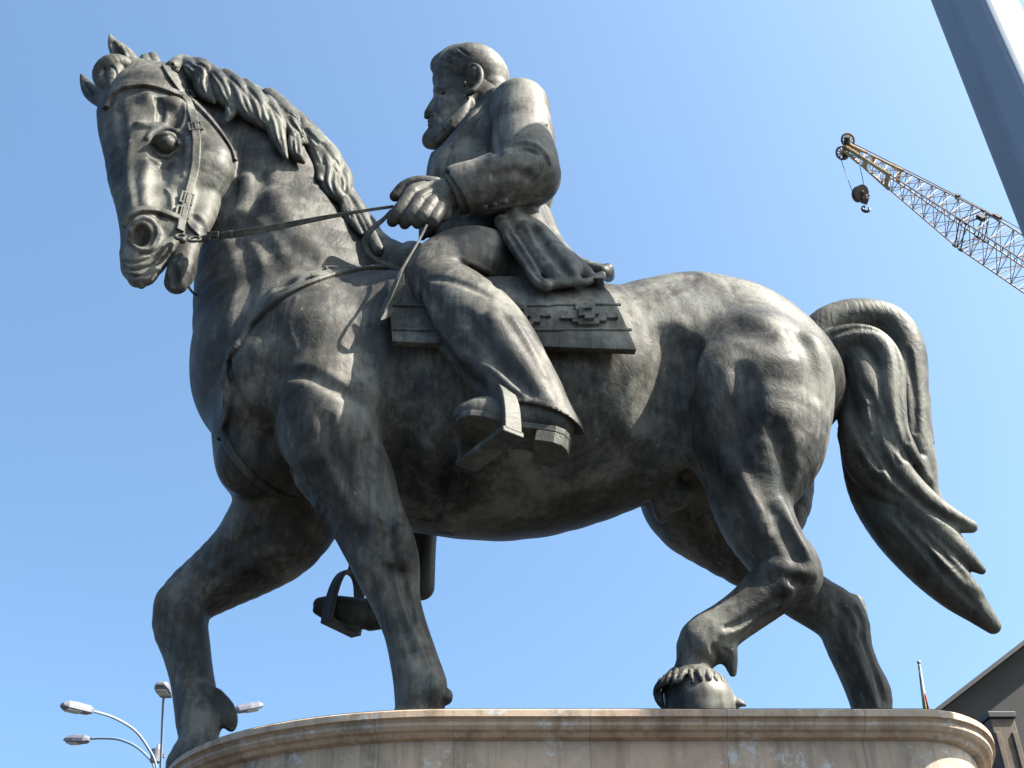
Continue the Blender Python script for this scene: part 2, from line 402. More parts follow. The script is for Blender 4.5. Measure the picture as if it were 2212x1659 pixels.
# stone with slabs laid round the pedestal; uv.x = metres along the outline, uv.y = height
sm_, snt, sb = mat_new('pedestal_stone'); L = snt.links.new
uvn = N(snt, 'ShaderNodeUVMap'); sep = N(snt, 'ShaderNodeSeparateXYZ'); L(uvn.outputs[0], sep.inputs[0]); ge = N(snt, 'ShaderNodeNewGeometry')
dv = N(snt, 'ShaderNodeMath', operation='DIVIDE', inp={1: 0.62}); L(sep.outputs[0], dv.inputs[0])
fl = N(snt, 'ShaderNodeMath', operation='FLOOR'); L(dv.outputs[0], fl.inputs[0])
fr = N(snt, 'ShaderNodeMath', operation='FRACT'); L(dv.outputs[0], fr.inputs[0])
wn = N(snt, 'ShaderNodeTexWhiteNoise', noise_dimensions='1D'); L(fl.outputs[0], wn.inputs['W'])
slab = ramp(snt, wn.outputs[0], [(0.0, (0.33, 0.24, 0.165, 1)), (0.35, (0.34, 0.215, 0.15, 1)), (0.65, (0.34, 0.26, 0.18, 1)), (1.0, (0.36, 0.255, 0.175, 1))])
n1 = N(snt, 'ShaderNodeTexNoise', inp={'Scale': 5.0, 'Detail': 8.0, 'Roughness': 0.65, 'Distortion': 0.5}); L(ge.outputs[0], n1.inputs['Vector'])
cl = ramp(snt, n1.outputs[0], [(0.3, g(0.62)), (0.55, g(1.0)), (0.75, (1.15, 1.05, 0.95, 1))])
mx = N(snt, 'ShaderNodeMix', data_type='RGBA', blend_type='MULTIPLY', inp={0: 1.0}); L(slab, mx.inputs[6]); L(cl, mx.inputs[7])
n2 = N(snt, 'ShaderNodeTexNoise', inp={'Scale': 2.6, 'Detail': 2.0, 'Distortion': 0.3}); L(ge.outputs[0], n2.inputs['Vector'])
n3 = N(snt, 'ShaderNodeTexNoise', inp={'Scale': 24.0, 'Detail': 9.0, 'Roughness': 0.72}); L(ge.outputs[0], n3.inputs['Vector'])
ad = N(snt, 'ShaderNodeMath', operation='MULTIPLY_ADD', inp={1: 0.55}); L(n2.outputs[0], ad.inputs[0]); L(n3.outputs[0], ad.inputs[2])
lime = ramp(snt, ad.outputs[0], [(0.855, g(0)), (0.93, g(0.6)), (1.05, g(0.85))])
mx2 = N(snt, 'ShaderNodeMix', data_type='RGBA', inp={7: (0.40, 0.40, 0.39, 1)}); L(lime, mx2.inputs[0]); L(mx.outputs[2], mx2.inputs[6])
jl = ramp(snt, fr.outputs[0], [(0.0, g(0.55)), (0.008, g(1)), (0.992, g(1)), (1.0, g(0.55))])
mx3 = N(snt, 'ShaderNodeMix', data_type='RGBA', blend_type='MULTIPLY', inp={0: 1.0}); L(mx2.outputs[2], mx3.inputs[6]); L(jl, mx3.inputs[7])
mps = N(snt, 'ShaderNodeMapping'); mps.inputs['Scale'].default_value = (7, 7, 0.5); L(ge.outputs[0], mps.inputs['Vector'])
nst = N(snt, 'ShaderNodeTexNoise', inp={'Scale': 1.6, 'Detail': 6.0, 'Roughness': 0.65}); L(mps.outputs[0], nst.inputs['Vector'])
mx4 = N(snt, 'ShaderNodeMix', data_type='RGBA', blend_type='MULTIPLY', inp={0: 1.0}); L(mx3.outputs[2], mx4.inputs[6]); L(ramp(snt, nst.outputs[0], [(0.36, (0.62, 0.60, 0.56, 1)), (0.52, g(1.0))]), mx4.inputs[7])
L(mx4.outputs[2], sb.inputs['Base Color']); sb.inputs['Roughness'].default_value = 0.62
bu = N(snt, 'ShaderNodeBump', inp={'Strength': 0.35, 'Distance': 0.006}); L(n3.outputs[0], bu.inputs['Height']); L(bu.outputs[0], sb.inputs['Normal'])
PXL, PXR, PY0, PB, PAL, PAR = -0.265, 1.856, 4.8, 1.5, 1.66, 0.69
def outline(n=48):
    q = []
    for i in range(40): q.append((PXL+(PXR-PXL)*i/40, PY0, 0, -1))
    for i in range(n): a = -math.pi/2+math.pi*i/n; q.append((PXR+PAR*math.cos(a), PY0+PB+PB*math.sin(a), math.cos(a)*PB, math.sin(a)*PAR))
    for i in range(40): q.append((PXR-(PXR-PXL)*i/40, PY0+2*PB, 0, 1))
    for i in range(n): a = math.pi/2+math.pi*i/n; q.append((PXL+PAL*math.cos(a), PY0+PB+PB*math.sin(a), math.cos(a)*PB, math.sin(a)*PAL))
    out = []
    for x, y, nx, ny in q: l = math.hypot(nx, ny); out.append((x, y, nx/l, ny/l))
    return out
def sweep_outline(name, prof, parent, top=False):
    ol = outline(); n = len(ol); bm = bmesh.new(); uvl = bm.loops.layers.uv.new('UVMap')
    s = [0]
    for i in range(n): a, b = ol[i], ol[(i+1) % n]; s.append(s[-1]+math.hypot(a[0]-b[0], a[1]-b[1]))
    rows = [[bm.verts.new((x+nx*o_, y+ny*o_, z_)) for (x, y, nx, ny) in ol] for (o_, z_) in prof]
    for r in range(len(prof)-1):
        for i in range(n):
            j = (i+1) % n
            f = bm.faces.new((rows[r][i], rows[r][j], rows[r+1][j], rows[r+1][i]))
            for lp, (ss, rr) in zip(f.loops, ((s[i], r), (s[i+1], r), (s[i+1], r+1), (s[i], r+1))): lp[uvl].uv = (ss, prof[rr][1])
    f = bm.faces.new(rows[0])
    for lp in f.loops: lp[uvl].uv = (lp.vert.co.x+20, lp.vert.co.y)
    f2 = bm.faces.new(rows[-1])
    return bm_obj(name, bm, sm_, parent)
ped = empty('pedestal', (0.7, 6.0, 0), 'round-ended pedestal of mottled pink and beige stone slabs under the bronze horse', 'pedestal')
Zt = Z_TOP
sweep_outline('cornice', [(-0.012, Zt), (0.0, Zt-0.008), (0.0, Zt-0.036), (-0.018, Zt-0.042), (-0.024, Zt-0.05), (-0.018, Zt-0.058), (-0.02, Zt-0.07), (-0.034, Zt-0.086), (-0.055, Zt-0.093), (-0.06, Zt-0.1), (-0.07, Zt-0.11), (-0.095, Zt-0.116), (-0.2, Zt-0.117)], ped)
sweep_outline('pedestal_wall', [(-0.3, Zt-0.1162), (-0.102, Zt-0.1162), (-0.102, 0.62), (-0.06, 0.6), (-0.06, 0.5), (0.05, 0.46), (0.05, 0.0)], ped)

pt_m = plain('low_bounce_top', (0.032, 0.03, 0.028), 0.85, var=0.3)  # unseen dark sheet added on the top to cut sunlight bouncing to the belly
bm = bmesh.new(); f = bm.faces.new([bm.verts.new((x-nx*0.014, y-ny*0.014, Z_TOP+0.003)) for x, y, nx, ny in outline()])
bm_obj('low_bounce_sheet', bm, pt_m, ped)
# ------------------------------------------------------------------ the bronze statue
statue = empty('equestrian_statue', (0.0, 6.0, Z_TOP), 'dark bronze statue of a bearded man in a jacket on a striding horse', 'statue')
horse_vol = Vol(axis(-3.75, 2.45, 0.0115, (-3.75, -2.2, 0.0065)), axis(4.95, 7.1, 0.011), axis(Z_TOP-0.02, 9.35, 0.0115, (6.2, 9.35, 0.0065)))
H = horse_vol
YC = 6.0
# trunk
H.cones([(640, 800, YC, 222), (760, 838, YC, 262), (900, 862, YC, 284), (1080, 884, YC, 287), (1220, 868, YC, 272), (1340, 848, YC, 240), (1450, 818, YC, 222), (1560, 806, YC, 205)], k=0, fy=0.92)
H.cones([(1420, 735, YC, 128), (1500, 722, YC, 132), (1600, 762, YC, 140), (1680, 810, YC, 132), (1715, 840, YC, 110)], k=0.12)    # croup
H.ell(1640, 850, 5.72, 150, 185, 190, rot=10, k=0.12)         # near buttock
H.ell(1635, 850, 6.28, 140, 180, 190, rot=10, k=0.12)
H.cones([(610, 930, 5.9, 148), (640, 960, 6.15, 150)], k=0.10) # breast
H.cones([(540, 1000, 5.75, 72), (560, 1015, 6.3, 78)], k=0.10)
# neck
H.cones([(650, 730, YC, 228), (625, 610, YC, 200), (600, 500, 5.97, 160), (565, 400, 5.93, 138), (500, 290, 5.88, 112), (430, 230, 5.84, 92), (385, 222, 5.8, 78)], k=0.08, fy=0.8)
H.cones([(740, 560, YC, 110), (700, 450, YC, 80), (650, 350, 5.98, 70), (560, 250, 5.94, 62), (450, 205, 5.88, 58)], k=0.08, fy=0.7)  # crest
H.cones([(860, 640, YC, 110), (790, 600, YC, 100)], k=0.1)
# head
H.cones([(322, 238, 5.66, 104), (318, 300, 5.60, 92), (312, 380, 5.54, 76), (318, 440, 5.5, 66), (322, 500, 5.46, 60), (316, 545, 5.44, 54), (304, 575, 5.43, 42)], k=0.05, fy=0.85)
H.cones([(390, 250, 5.70, 62), (420, 310, 5.62, 70), (438, 365, 5.56, 74), (430, 400, 5.55, 62)], k=0.04, fy=0.9)   # cheek
H.cones([(300, 190, 5.72, 62), (360, 200, 5.76, 62)], k=0.06)
H.cones([(395, 410, 5.5, 44), (385, 470, 5.46, 36), (372, 510, 5.44, 30)], k=0.05)
# near front leg, standing
H.cones([(690, 740, 5.62, 150), (716, 860, 5.50, 132), (724, 955, 5.44, 119), (752, 1025, 5.46, 101), (782, 1095, 5.48, 84), (824, 1188, 5.49, 76), (838, 1232, 5.49, 69), (851, 1282, 5.5, 56), (864, 1325, 5.5, 50), (879, 1370, 5.5, 48), (898, 1440, 5.5, 53), (910, 1500, 5.5, 58), (895, 1550, 5.47, 46), (872, 1592, 5.44, 58)], k=0.06)
# far front leg, reaching forward
H.cones([(650, 1060, 6.35, 120), (600, 1140, 6.42, 112), (545, 1195, 6.45, 92), (475, 1245, 6.45, 74), (410, 1292, 6.45, 62), (390, 1342, 6.45, 59), (402, 1400, 6.41, 51), (414, 1460, 6.36, 46), (424, 1520, 6.32, 47), (430, 1556, 6.28, 49), (428, 1600, 6.24, 42), (414, 1650, 6.2, 54)], k=0.05)
H.cones([(462, 1510, 6.30, 24), (482, 1536, 6.28, 26), (496, 1558, 6.27, 18), (500, 1572, 6.27, 10)], k=0.025)
# near hind leg, toe on the ground
H.cones([(1620, 870, 5.62, 170), (1634, 945, 5.55, 148), (1628, 1015, 5.5, 112), (1622, 1070, 5.48, 90), (1638, 1130, 5.48, 80), (1674, 1190, 5.48, 71), (1700, 1235, 5.48, 66), (1655, 1282, 5.48, 56), (1612, 1318, 5.48, 50), (1568, 1350, 5.48, 49), (1520, 1388, 5.48, 54), (1498, 1430, 5.48, 37), (1492, 1470, 5.48, 40)], k=0.05)
H.cones([(1735, 1190, 5.48, 20), (1752, 1240, 5.48, 25), (1740, 1272, 5.48, 26)], k=0.05)       # point of the hock
H.cones([(1560, 1395, 5.48, 32), (1576, 1425, 5.48, 18), (1583, 1455, 5.48, 9)], k=0.02)
# far hind leg
H.cones([(1560, 980, 6.36, 175), (1520, 1060, 6.4, 140), (1560, 1130, 6.42, 105), (1650, 1213, 6.42, 76), (1740, 1287, 6.42, 58), (1812, 1335, 6.42, 57), (1835, 1400, 6.42, 48), (1856, 1451, 6.42, 45), (1877, 1497, 6.42, 47), (1885, 1545, 6.42, 42), (1890, 1600, 6.4, 48), (1885, 1660, 6.38, 60)], k=0.05)
H.cones([(1680, 990, 6.4, 78), (1680, 1080, 6.42, 72), (1668, 1150, 6.42, 50)], k=0.05)
H.cones([(1846, 1305, 6.42, 22), (1854, 1330, 6.42, 18)], k=0.04)
# near hind foot
H.cones([(1500, 1455, 5.48, 40), (1494, 1474, 5.48, 46), (1500, 1500, 5.48, 48)], k=0.02)
# body masses
H.ell(580, 825, 5.47, 96, 122, 92, rot=-12, k=0.12)            # point of the shoulder
H.ell(700, 735, 5.42, 130, 90, 95, rot=-20, k=0.12)            # shoulder blade muscle
H.ell(690, 885, 5.36, 95, 105, 80, rot=20, k=0.09)              # triceps
H.ell(800, 900, 5.36, 58, 90, 60, k=0.05)
H.ell(1562, 895, 5.42, 95, 135, 75, rot=6, k=0.13)             # thigh muscles
H.ell(1655, 830, 5.36, 95, 110, 80, rot=-8, k=0.08)
H.ell(1736, 850, 5.5, 62, 130, 80, rot=-4, k=0.06)
H.ell(1690, 985, 5.5, 60, 70, 60, rot=10, k=0.05)
H.ell(1490, 640, 5.72, 80, 44, 70, rot=5, k=0.08)              # point of the hip
H.ell(1440, 950, 5.66, 60, 95, 50, rot=-25, k=0.12)            # flank fold
H.ell(1462, 1070, 5.95, 36, 32, 34, k=0.12); H.ell(1432, 1098, 6.1, 22, 32, 26, k=0.09)
H.stroke([(1446, 740, 40), (1440, 840, 50), (1440, 930, 56), (1420, 1010, 46)], -20, k=0.10)
H.stroke([(1480, 760, 20), (1478, 840, 36), (1470, 920, 34)], -7, k=0.10)
H.stroke([(1600, 800, 16), (1612, 850, 30), (1606, 905, 30), (1588, 960, 20)], -10, k=0.07)
H.stroke([(1720, 720, 24), (1745, 770, 22), (1762, 850, 18)], -8, k=0.06)
H.stroke([(1676, 930, 16), (1694, 985, 22), (1702, 1045, 20), (1700, 1085, 12)], -8, k=0.06)
H.stroke([(1600, 700, 40), (1660, 730, 45), (1712, 740, 30)], -9, k=0.08)
H.stroke([(1604, 1040, 22), (1632, 1090, 18), (1650, 1150, 12)], 5, k=0.04)
H.stroke([(1690, 1085, 14), (1712, 1140, 12), (1742, 1195, 12), (1757, 1240, 14)], 8, k=0.03)
H.stroke([(1668, 1105, 8), (1690, 1150, 14), (1714, 1195, 14), (1728, 1225, 8)], -5, k=0.05)
# hock and cannon, near hind
H.ell(1727, 1240, 5.355, 20, 16, 14, k=0.05); H.ell(1697, 1276, 5.36, 20, 14, 14, rot=30, k=0.045); H.ell(1668, 1228, 5.36, 26, 20, 14, k=0.05)
H.stroke([(1712, 1262, 5), (1726, 1254, 7), (1738, 1262, 5)], -6, k=0.015)
H.stroke([(1672, 1305, 8), (1630, 1330, 9), (1596, 1356, 8), (1562, 1372, 7)], 6, k=0.02)
H.stroke([(1690, 1292, 6), (1640, 1322, 8), (1598, 1345, 8), (1568, 1356, 5)], -10, k=0.015)
H.stroke([(1682, 1316, 5), (1650, 1340, 6), (1612, 1366, 6), (1578, 1392, 5)], -6, k=0.015)
H.stroke([(1496, 1372, 18), (1512, 1390, 20), (1530, 1402, 14)], 4, k=0.03)
H.stroke([(1541, 1400, 8), (1552, 1420, 7), (1548, 1440, 5)], -8, k=0.02)
for a in ((1560, 1400, 1568, 1446), (1568, 1402, 1577, 1458), (1577, 1408, 1586, 1450)):
    H.stroke([(a[0], a[1], 3), ((a[0]+a[2])/2+2, (a[1]+a[3])/2, 3), (a[2], a[3], 2)], -4, k=0.006)
# coronet hair of the tipped hoof: short curls laid over the hoof wall
rg = np.random.default_rng(11)
for row, (rx, ry, cu0, cv0, ln, nn_) in enumerate(((74, 27, 1496, 1474, 20, 15), (56, 17, 1494, 1460, 15, 10))):
    for i in range(nn_):
        f = i/(nn_-1); a = math.pi*(1.08-1.14*f)
        cu, cv = cu0+rx*math.cos(a)+rg.uniform(-2, 2), cv0-ry*math.sin(a)+8+rg.uniform(-2, 2)
        yy = 5.47-0.19*max(math.sin(a), 0)**0.6*(1-0.2*row)
        lean = (-9 if f < 0.5 else 7)+rg.uniform(-5, 5); ll = ln*rg.uniform(0.8, 1.3); rr_ = rg.uniform(5.5, 7.5)
        H.cones([(cu-lean*0.3, cv-9, yy+0.03, rr_*0.8), (cu, cv, yy, rr_), (cu+lean*0.5, cv+ll*0.5, yy-0.01, rr_*0.9), (cu+lean*1.2, cv+ll, yy, 2.5)], k=0.006, sub=4)
H.cones([(1432, 1474, 5.46, 11), (1422, 1492, 5.43, 12), (1424, 1512, 5.42, 10), (1434, 1532, 5.42, 5)], k=0.01)
# near front leg
H.stroke([(618, 806, 14), (665, 808, 18), (715, 834, 18), (768, 862, 12)], -11, k=0.035)
H.stroke([(500, 745, 10), (494, 800, 14), (512, 860, 16), (548, 920, 16), (590, 966, 12)], -7, k=0.04)
H.stroke([(604, 815, 12), (590, 880, 18), (592, 950, 22), (618, 1012, 24), (660, 1068, 22)], -13, k=0.05)
H.stroke([(760, 880, 12), (752, 940, 14), (748, 1010, 10)], -5, k=0.04)
H.stroke([(812, 940, 14), (808, 1010, 16), (812, 1080, 10)], -4, k=0.04)
H.stroke([(876, 680, 40), (880, 800, 48), (876, 900, 46), (864, 985, 34), (872, 1060, 30)], -22, k=0.09)
H.ell(812, 1163, 5.33, 24, 30, 22, k=0.04); H.ell(864, 1160, 5.345, 24, 28, 22, k=0.04); H.ell(868, 1212, 5.355, 20, 24, 18, k=0.035); H.stroke([(828, 1226, 14), (850, 1236, 16), (880, 1240, 12)], -5, k=0.03)
H.stroke([(842, 1070, 9), (838, 1130, 12), (842, 1180, 11), (850, 1205, 6)], -11, k=0.025)
H.ell(790, 1190, 5.40, 22, 40, 20, rot=-10, k=0.05)
H.stroke([(760, 1130, 10), (775, 1160, 12), (778, 1200, 10)], -4, k=0.03)
H.stroke([(866, 1235, 6), (882, 1290, 11), (893, 1340, 7)], -12, k=0.02)
H.stroke([(890, 1360, 7), (912, 1400, 8), (930, 1440, 9), (944, 1480, 8)], 6, k=0.015)
H.stroke([(905, 1360, 5), (925, 1410, 6), (944, 1455, 6)], -5, k=0.012)
H.stroke([(868, 1330, 14), (878, 1400, 16), (890, 1450, 12)], 4, k=0.03)
H.ell(938, 1490, 5.385, 18, 26, 16, k=0.04); H.ell(966, 1505, 5.46, 13, 18, 14, k=0.015)
H.stroke([(952, 1470, 4), (957, 1495, 5), (955, 1520, 4)], -5, k=0.01)
H.stroke([(793, 1240, 12), (808, 1290, 12), (826, 1340, 10)], -4, k=0.03)
H.stroke([(800, 1215, 9), (812, 1262, 9), (832, 1325, 9), (852, 1390, 9), (866, 1440, 8)], 4, k=0.02)
H.stroke([(838, 1228, 8), (850, 1290, 10), (868, 1345, 9), (888, 1410, 8)], -8, k=0.02)
H.stroke([(700, 990, 14), (735, 1060, 16), (775, 1130, 12)], 5, k=0.04)
H.stroke([(790, 960, 10), (800, 1040, 12), (822, 1110, 9)], -5, k=0.03)
H.stroke([(700, 905, 16), (716, 970, 18), (748, 1040, 14)], -4, k=0.05)
# far front leg
H.stroke([(560, 1150, 12), (480, 1195, 14), (420, 1240, 12), (385, 1262, 8)], -6, k=0.03)
H.stroke([(600, 1190, 14), (520, 1230, 16), (455, 1275, 14), (420, 1310, 8)], 5, k=0.03)
H.ell(366, 1300, 6.33, 30, 36, 24, k=0.06); H.ell(412, 1325, 6.32, 26, 28, 18, k=0.06)
H.stroke([(405, 1370, 6), (410, 1430, 8), (424, 1500, 6)], -6, k=0.02)
H.stroke([(425, 1370, 6), (432, 1430, 7), (444, 1490, 6)], -6, k=0.015)
H.stroke([(384, 1392, 9), (392, 1450, 9), (402, 1510, 8)], 4, k=0.02)
H.stroke([(500, 1195, 12), (440, 1236, 12), (396, 1266, 9)], 4, k=0.03)
# far hind leg
H.stroke([(1800, 1300, 9), (1835, 1340, 9), (1846, 1390, 8)], -5, k=0.02)
H.stroke([(1862, 1375, 6), (1885, 1440, 7), (1908, 1510, 6)], -6, k=0.015)
H.stroke([(1845, 1395, 6), (1868, 1460, 7), (1893, 1525, 6)], 5, k=0.015)
H.stroke([(1848, 1315, 8), (1862, 1345, 9), (1858, 1372, 8)], -6, k=0.015)
H.stroke([(1560, 985, 14), (1600, 1050, 16), (1640, 1130, 12)], 5, k=0.04)
H.stroke([(1536, 1010, 12), (1568, 1080, 14), (1606, 1150, 10)], -4, k=0.04)
# veins under the skin
for q in ([(1340, 900), (1300, 950), (1240, 985), (1180, 1000)], [(640, 640), (625, 700), (640, 750)], [(1600, 1010), (1618, 1060), (1650, 1110), (1660, 1160)], [(770, 980), (762, 1040), (785, 1090)], [(330, 350), (345, 395), (340, 440), (352, 470)], [(345, 395), (368, 420), (372, 450)]):
    H.stroke([(a, b, 4) for a, b in q], 2.2, k=0.012)
# neck
H.stroke([(512, 400, 10), (506, 440, 14), (486, 472, 14), (466, 500, 10)], -9, k=0.05)
H.stroke([(530, 385, 10), (528, 425, 18), (505, 465, 18), (480, 495, 10)], 4, k=0.07)
H.stroke([(560, 370, 10), (566, 410, 18), (548, 455, 18), (512, 495, 10)], -5, k=0.06)
H.stroke([(585, 420, 30), (640, 500, 34), (700, 560, 26)], 7, k=0.06)
H.stroke([(470, 470, 16), (520, 520, 20), (540, 600, 24), (520, 690, 26)], -7, k=0.06)
H.stroke([(520, 470, 16), (580, 540, 22), (620, 620, 22)], -6, k=0.05)
H.stroke([(640, 260, 20), (690, 360, 26), (740, 460, 24)], -8, k=0.04)
# -------- head
H.cones([(402, 545, 5.47, 25), (392, 585, 5.46, 31), (381, 610, 5.45, 26)], k=0.03)      # lower lip and jaw
H.cones([(440, 440, 5.56, 36), (432, 475, 5.52, 30), (418, 510, 5.49, 24), (404, 545, 5.47, 22)], k=0.03)
H.cones([(286, 548, 5.40, 27), (288, 580, 5.41, 23), (296, 602, 5.41, 20)], k=0.012)
H.cones([(300, 600, 5.40, 19), (318, 600, 5.41, 17), (338, 580, 5.42, 13), (356, 560, 5.43, 12)], k=0.012)
H.cones([(330, 550, 5.42, 34), (356, 540, 5.42, 24), (376, 524, 5.43, 18)], k=0.02)
H.ell(305, 617, 5.42, 9, 8, 10, k=0.008)
H.ell(374, 580, 5.30, 17, 46, 40, rot=3, k=0.012, op=-1)      # open mouth
H.ell(358, 600, 5.36, 14, 26, 20, rot=-5, k=0.01, op=-1)
# forehead and brows
H.ell(318, 232, 5.40, 18, 32, 20, rot=-10, k=0.05)
H.ell(373, 238, 5.44, 34, 30, 24, k=0.045)
H.stroke([(398, 225, 6), (403, 248, 7), (396, 270, 6), (385, 283, 4)], 5, k=0.015)
H.stroke([(342, 215, 8), (348, 240, 10), (345, 262, 8)], -8, k=0.015)
H.ell(355, 318, 5.31, 42, 32, 28, rot=-18, k=0.03, op=-1)     # eye socket
H.stroke([(318, 300, 6), (330, 287, 8), (350, 280, 9), (375, 284, 8), (392, 292, 5)], 8, k=0.015)
H.stroke([(300, 268, 10), (325, 272, 12), (350, 270, 10)], 6, k=0.025)
H.ell(356, 312, 5.375, 25, 22, 21, k=0.003)
H.stroke([(328, 324, 3), (342, 337, 4), (362, 340, 5), (384, 326, 4)], 6, k=0.008)
H.stroke([(328, 312, 4), (340, 298, 6), (358, 291, 7), (376, 297, 6), (388, 312, 4)], 9, k=0.008)
H.stroke([(322, 345, 8), (345, 358, 10), (368, 356, 8)], -6, k=0.02)
H.ell(384, 365, 5.42, 20, 22, 16, k=0.03)
H.stroke([(406, 300, 8), (408, 335, 10), (400, 380, 8)], 3, k=0.03)
H.stroke([(386, 405, 14), (394, 435, 16), (384, 465, 12)], -7, k=0.05)
H.stroke([(316, 350, 10), (314, 390, 13), (312, 440, 8)], 3, k=0.04)
H.stroke([(340, 370, 14), (340, 420, 18), (344, 460, 12)], -5, k=0.05)
H.stroke([(280, 310, 8), (276, 380, 9), (288, 450, 8)], 4, k=0.03)
H.cones([(236, 245, 5.58, 26), (236, 290, 5.54, 22), (247, 350, 5.5, 15)], k=0.03)       # far brow
H.cones([(245, 360, 5.5, 12), (250, 400, 5.5, 10)], k=0.03)
H.stroke([(258, 240, 8), (262, 280, 12), (268, 320, 8)], -8, k=0.03)
# nostril
H.ell(308, 507, 5.31, 34, 40, 20, rot=-10, k=0.04)
H.ell(305, 509, 5.265, 18, 25, 26, rot=-10, k=0.014, op=-1)
H.stroke([(280, 498, 4), (290, 480, 6), (310, 470, 7), (332, 480, 7), (341, 505, 6), (332, 530, 5)], 6, k=0.008)
H.stroke([(276, 515, 4), (290, 532, 5), (312, 540, 5), (330, 534, 4)], 4, k=0.01)
for q in ([(262, 563), (285, 568), (315, 562), (350, 545)], [(266, 578), (292, 584), (325, 575), (356, 556)], [(268, 592), (295, 598), (322, 590)], [(300, 548), (325, 548), (350, 536)]):
    H.stroke([(a, b, 3.5) for a, b in q], -4, k=0.008)
H.stroke([(420, 470, 8), (440, 490, 10), (446, 505, 6)], -4, k=0.02)
# ears
H.cones([(238, 77, 5.62, 4), (246, 96, 5.62, 13), (260, 113, 5.63, 21), (276, 132, 5.66, 23), (290, 152, 5.70, 22)], k=0.015, fy=0.8)
H.stroke([(243, 92, 4), (250, 108, 8), (259, 124, 10), (267, 136, 6)], -12, k=0.006)
H.stroke([(262, 100, 3), (272, 118, 4), (278, 138, 4)], 3, k=0.006)
H.cones([(176, 162, 5.80, 4), (185, 180, 5.80, 12), (198, 200, 5.79, 18), (222, 214, 5.76, 22), (245, 222, 5.72, 24)], k=0.02, fy=0.8)
H.stroke([(182, 178, 3), (190, 192, 5), (200, 206, 5)], -6, k=0.006)
horse = H.mesh('horse', M_BRONZE, None); adopt(horse, statue)
FH = vol_uv(1400, 1620, 1430, 1640, 5.1, 5.85, 0.009)
FH.cones([(1480, 1486, 5.50, 50), (1508, 1514, 5.45, 75), (1514, 1555, 5.45, 78), (1505, 1605, 5.47, 74)], k=0.0)
FH.cones([(1570, 1512, 5.40, 12), (1590, 1519, 5.38, 13), (1604, 1524, 5.37, 9)], k=0.006)
FH.ell(1604, 1534, 5.36, 12, 8, 30, k=0.003, op=-1)
hoof = FH.mesh('hoof', bronze('smooth_bronze', chisel=0.12, rough=0.42), None); adopt(hoof, horse)
# ---- mane
def on_neck(pts, out=0.02, ymax=5.95):
    u, v = [p[0] for p in pts], [p[1] for p in pts]
    q = []
    for p in pts:
        val = H.sample(P(p[0], p[1], np.linspace(5.0, 6.6, 200)))
        i = np.argmax(val < 0); Y = np.linspace(5.0, 6.6, 200)[i] if (val < 0).any() else ymax
        q.append((p[0], p[1], min(Y-out, ymax), p[2]))
    return q
MV = vol_uv(340, 850, 100, 570, 5.3, 6.5, 0.0085)
M_ = MV
M_.cones([(385, 150, 5.86, 22), (430, 158, 5.9, 26), (500, 190, 5.94, 30), (570, 228, 5.96, 32), (630, 268, 5.98, 34), (690, 330, 6.0, 34), (730, 400, 6.0, 30), (765, 470, 6.0, 26), (808, 530, 6.0, 22)], k=0.0)
M_.cones([(382, 138, 5.82, 14), (392, 146, 5.78, 15), (404, 150, 5.78, 14)], k=0.01)
STR = [[(372, 145, 13), (396, 138, 18), (418, 152, 16), (424, 168, 12), (432, 183, 4)],
 [(415, 138, 14), (440, 150, 19), (438, 182, 18), (446, 203, 14), (464, 221, 4)],
 [(455, 156, 16), (474, 182, 20), (486, 208, 18), (498, 226, 12), (516, 243, 4)],
 [(490, 166, 16), (512, 193, 21), (522, 222, 20), (538, 248, 14), (562, 268, 4)],
 [(530, 190, 18), (553, 222, 23), (563, 255, 20), (580, 270, 12), (604, 278, 4)],
 [(578, 225, 18), (592, 262, 20), (600, 295, 16), (610, 322, 10), (619, 342, 4)],
 [(582, 212, 20), (612, 245, 24), (628, 280, 20), (646, 300, 12), (669, 311, 4)],
 [(620, 245, 20), (650, 278, 22), (664, 310, 17), (686, 333, 4)],
 [(655, 285, 20), (684, 318, 22), (694, 355, 15), (690, 388, 6)],
 [(688, 312, 22), (714, 350, 25), (708, 392, 22), (722, 420, 18), (756, 438, 7)],
 [(722, 350, 18), (742, 385, 19), (742, 412, 15), (768, 444, 8)],
 [(752, 425, 14), (774, 462, 17), (792, 496, 15), (818, 540, 12)],
 [(745, 436, 12), (756, 470, 12), (780, 505, 4)], [(635, 290, 12), (640, 330, 14), (655, 350, 5)],
 [(505, 205, 10), (500, 240, 12), (490, 262, 4)]]
for i, st in enumerate(STR):
    M_.cones([(a, b, c-0.03, d*1.12) for a, b, c, d in on_neck(st, 0.04)], k=0.006, sub=5)
rng = np.random.default_rng(4)
for st in STR:
    for off, dep, wd in ((-0.30, -3.4, 0.22), (0.38, -2.6, 0.16)):
        q = np.array(st, float); d = np.gradient(q[:, :2], axis=0); d /= np.linalg.norm(d, axis=1)[:, None]+1e-9
        nrm = np.c_[-d[:, 1], d[:, 0]]; c = q[:, :2]+nrm*(q[:, 2]*off)[:, None]+rng.normal(0, 1.0, (len(q), 2))
        M_.stroke([(a, b, max(2.5, r*wd)) for (a, b), r in zip(c[:-1], q[:-1, 2])], dep, k=0.010, sub=5)
mane = M_.mesh('mane', M_HAIR, None); adopt(mane, horse)
FV = vol_uv(190, 370, 105, 210, 5.3, 6.1, 0.006)
FV.cones([(285, 152, 5.56, 14), (262, 138, 5.5, 19), (238, 143, 5.48, 24), (222, 160, 5.5, 22), (222, 180, 5.5, 15), (240, 186, 5.46, 9)], k=0)
FV.cones([(238, 160, 5.50, 17), (244, 168, 5.47, 14)], k=0.01)
FV.cones([(255, 150, 5.45, 14), (246, 168, 5.42, 15), (240, 186, 5.42, 9), (246, 194, 5.42, 4)], k=0.01)
